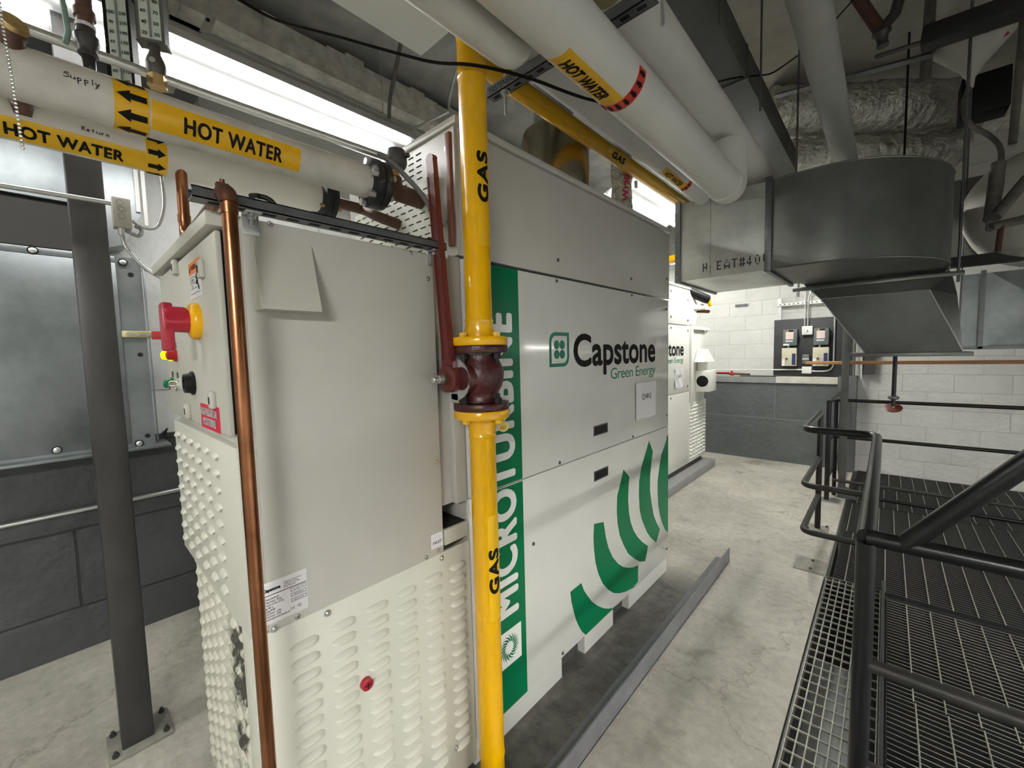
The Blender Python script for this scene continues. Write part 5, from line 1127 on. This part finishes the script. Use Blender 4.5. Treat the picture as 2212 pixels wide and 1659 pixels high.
fpz = obj('base_plate', MB().box((.63, 4.17, 0), (.78, 4.33, .012)), m_dustplate, r1)
for x, y in ((.645, 4.19), (.765, 4.31)): obj('anchor_bolt', MB().hexn((x, y, .018), Z, .010, .012), m_darksteel, fpz)
r2 = thing('railing', 'short black railing section in front of the grey half wall', 'railing', (.7, 5.7, 0))
for nm, z in (('top_rail', 1.0), ('middle_rail', .62), ('lower_rail', .25)): rail(nm, [(.69, 5.12, z), (.72, 6.44, z)], r2, m_raildust if z < .9 else m_rail)
for x, y in ((.69, 5.12), (.72, 6.30)): obj('post', MB().cyl((x, y, 0), (x, y, 1.0), RT, n=18), m_rail, r2)
obj('base_plate', MB().box((.64, 5.04, 0), (.80, 5.20, .010)), m_zinc, r2)
r3 = thing('railing', 'black level railing running right in front of the white block wall', 'railing', (2.0, 5.36, 0))
for nm, z in (('top_rail', 1.0), ('middle_rail', .62)): rail(nm, [(.73, 5.36, z), (4.4, 5.36, z)], r3, r=.017)
rail('lower_rail', [(.73, 5.2, .2), (4.4, 5.2, .2)], r3, m_raildust, r=.015)
rail('toe_pipe', [(1.0, 5.3, .05), (4.4, 5.3, .05)], r3, r=.02)
obj('post', MB().cyl((4.4, 5.36, 0), (4.4, 5.36, 1.0), RT, n=18), m_rail, r3); obj('post', MB().cyl((.73, 5.36, 0), (.73, 5.36, 1.0), .017, n=14), m_rail, r3)
fp2 = thing('floor_plate', 'thin bolted floor plate at the edge beside the mesh grating', 'plate', (.78, 3.44, 0))
obj('plate', MB().box((.655, 3.38, 0), (.83, 3.60, .008)), m_dustplate, fp2)
for x, y in ((.75, 3.42), (.75, 3.56)): obj('anchor_bolt', MB().hexn((x, y, .013), Z, .009, .01), m_darksteel, fp2)

# gratings
def bar_grating(x0, x1, y0, y1, z, lab, off, pitch=.031, cross=.10, m=None):
    t = thing('grating_panel', lab, 'grating', ((x0 + x1) / 2, (y0 + y1) / 2, z), 'steel bar grating panels of the platform')
    b = MB(); y = y0 + .006
    while y < y1: b.box((x0, y, z - .03), (x1, y + .005, z)); y += pitch
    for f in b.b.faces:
        if f.calc_center_median().z > z - .001: f.material_index = 1  # paler tops over dark sides: light from above put into the colour
    obj('bearing_bar', b, [m_grate_shaded, m or m_grate_dark], t, smooth=False)
    b = MB(); x = x0 + off
    while x < x1: b.cyl((x, y0, z - .001), (x, y1, z - .001), .0032, n=6); x += cross
    obj('cross_rod', b, m_grate_mesh, t)
    b = MB(); b.box((x0, y0, z - .03), (x0 + .005, y1, z)); b.box((x1 - .005, y0, z - .03), (x1, y1, z)); obj('edge_band', b, m_grate_shaded, t, smooth=False)
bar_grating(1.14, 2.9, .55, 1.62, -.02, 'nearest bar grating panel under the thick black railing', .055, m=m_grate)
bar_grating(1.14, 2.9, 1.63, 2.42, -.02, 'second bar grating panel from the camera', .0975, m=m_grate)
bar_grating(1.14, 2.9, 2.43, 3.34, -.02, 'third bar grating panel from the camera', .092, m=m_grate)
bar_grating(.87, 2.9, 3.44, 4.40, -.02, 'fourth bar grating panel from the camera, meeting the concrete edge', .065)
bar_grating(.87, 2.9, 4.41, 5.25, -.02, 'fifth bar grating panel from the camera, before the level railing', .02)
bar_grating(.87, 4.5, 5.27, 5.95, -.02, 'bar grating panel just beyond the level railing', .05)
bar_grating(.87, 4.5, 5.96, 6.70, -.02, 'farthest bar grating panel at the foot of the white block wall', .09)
mg = thing('grating_panel', 'pale square mesh grating strip between the concrete floor and the railing', 'grating', (.95, 2.2, 0))
b = MB()
for k in range(9): x = .845 + k * .0335; b.box((x - .002, .3, -.03), (x + .002, 3.40, 0))
obj('bearing_bar', b, m_grate_mesh, mg, smooth=False)
b = MB(); y = .35
while y < 3.4: b.box((.842, y - .0022, -.008), (1.115, y + .0022, .0003)); y += .0502 * 1.3
obj('cross_rod', b, m_grate_mesh, mg, smooth=False)
obj('frame', MB().box((.838, .3, -.035), (.842, 3.40, 0)).box((.838, 3.395, -.035), (1.12, 3.40, 0)), m_grate_dark, mg)
tag(obj('shelf_under_grating', MB().box((.845, 1.0, -.32), (1.09, 2.9, -.30)), m_shelf), 'grey metal shelf seen through the mesh grating', 'shelf')
tag(obj('toe_board', MB().box((1.118, .4, -.05), (1.126, 3.42, .06), .001).box((1.126, .4, .04), (1.134, 3.42, .06)), m_raildust), 'narrow upright steel toe board along the mesh grating', 'toe board')
for y in (3.40, 5.26): tag(obj('platform_beam', MB().box((.84 if y < 4 else .9, y - .02, -.14), (4.5, y + .02, -.04)), m_rail), 'dark beam under the near gap of the platform' if y < 4 else 'dark beam under the platform below the level railing', 'beam')
tag(obj('brown_strip', MB().box((-.026, .925, 1.925), (-.002, .940, 2.30), .003), mat('brown_strip_paint', (.20, .075, .05), .4)), 'narrow reddish brown upright strip between lever and yellow upright', 'strip')
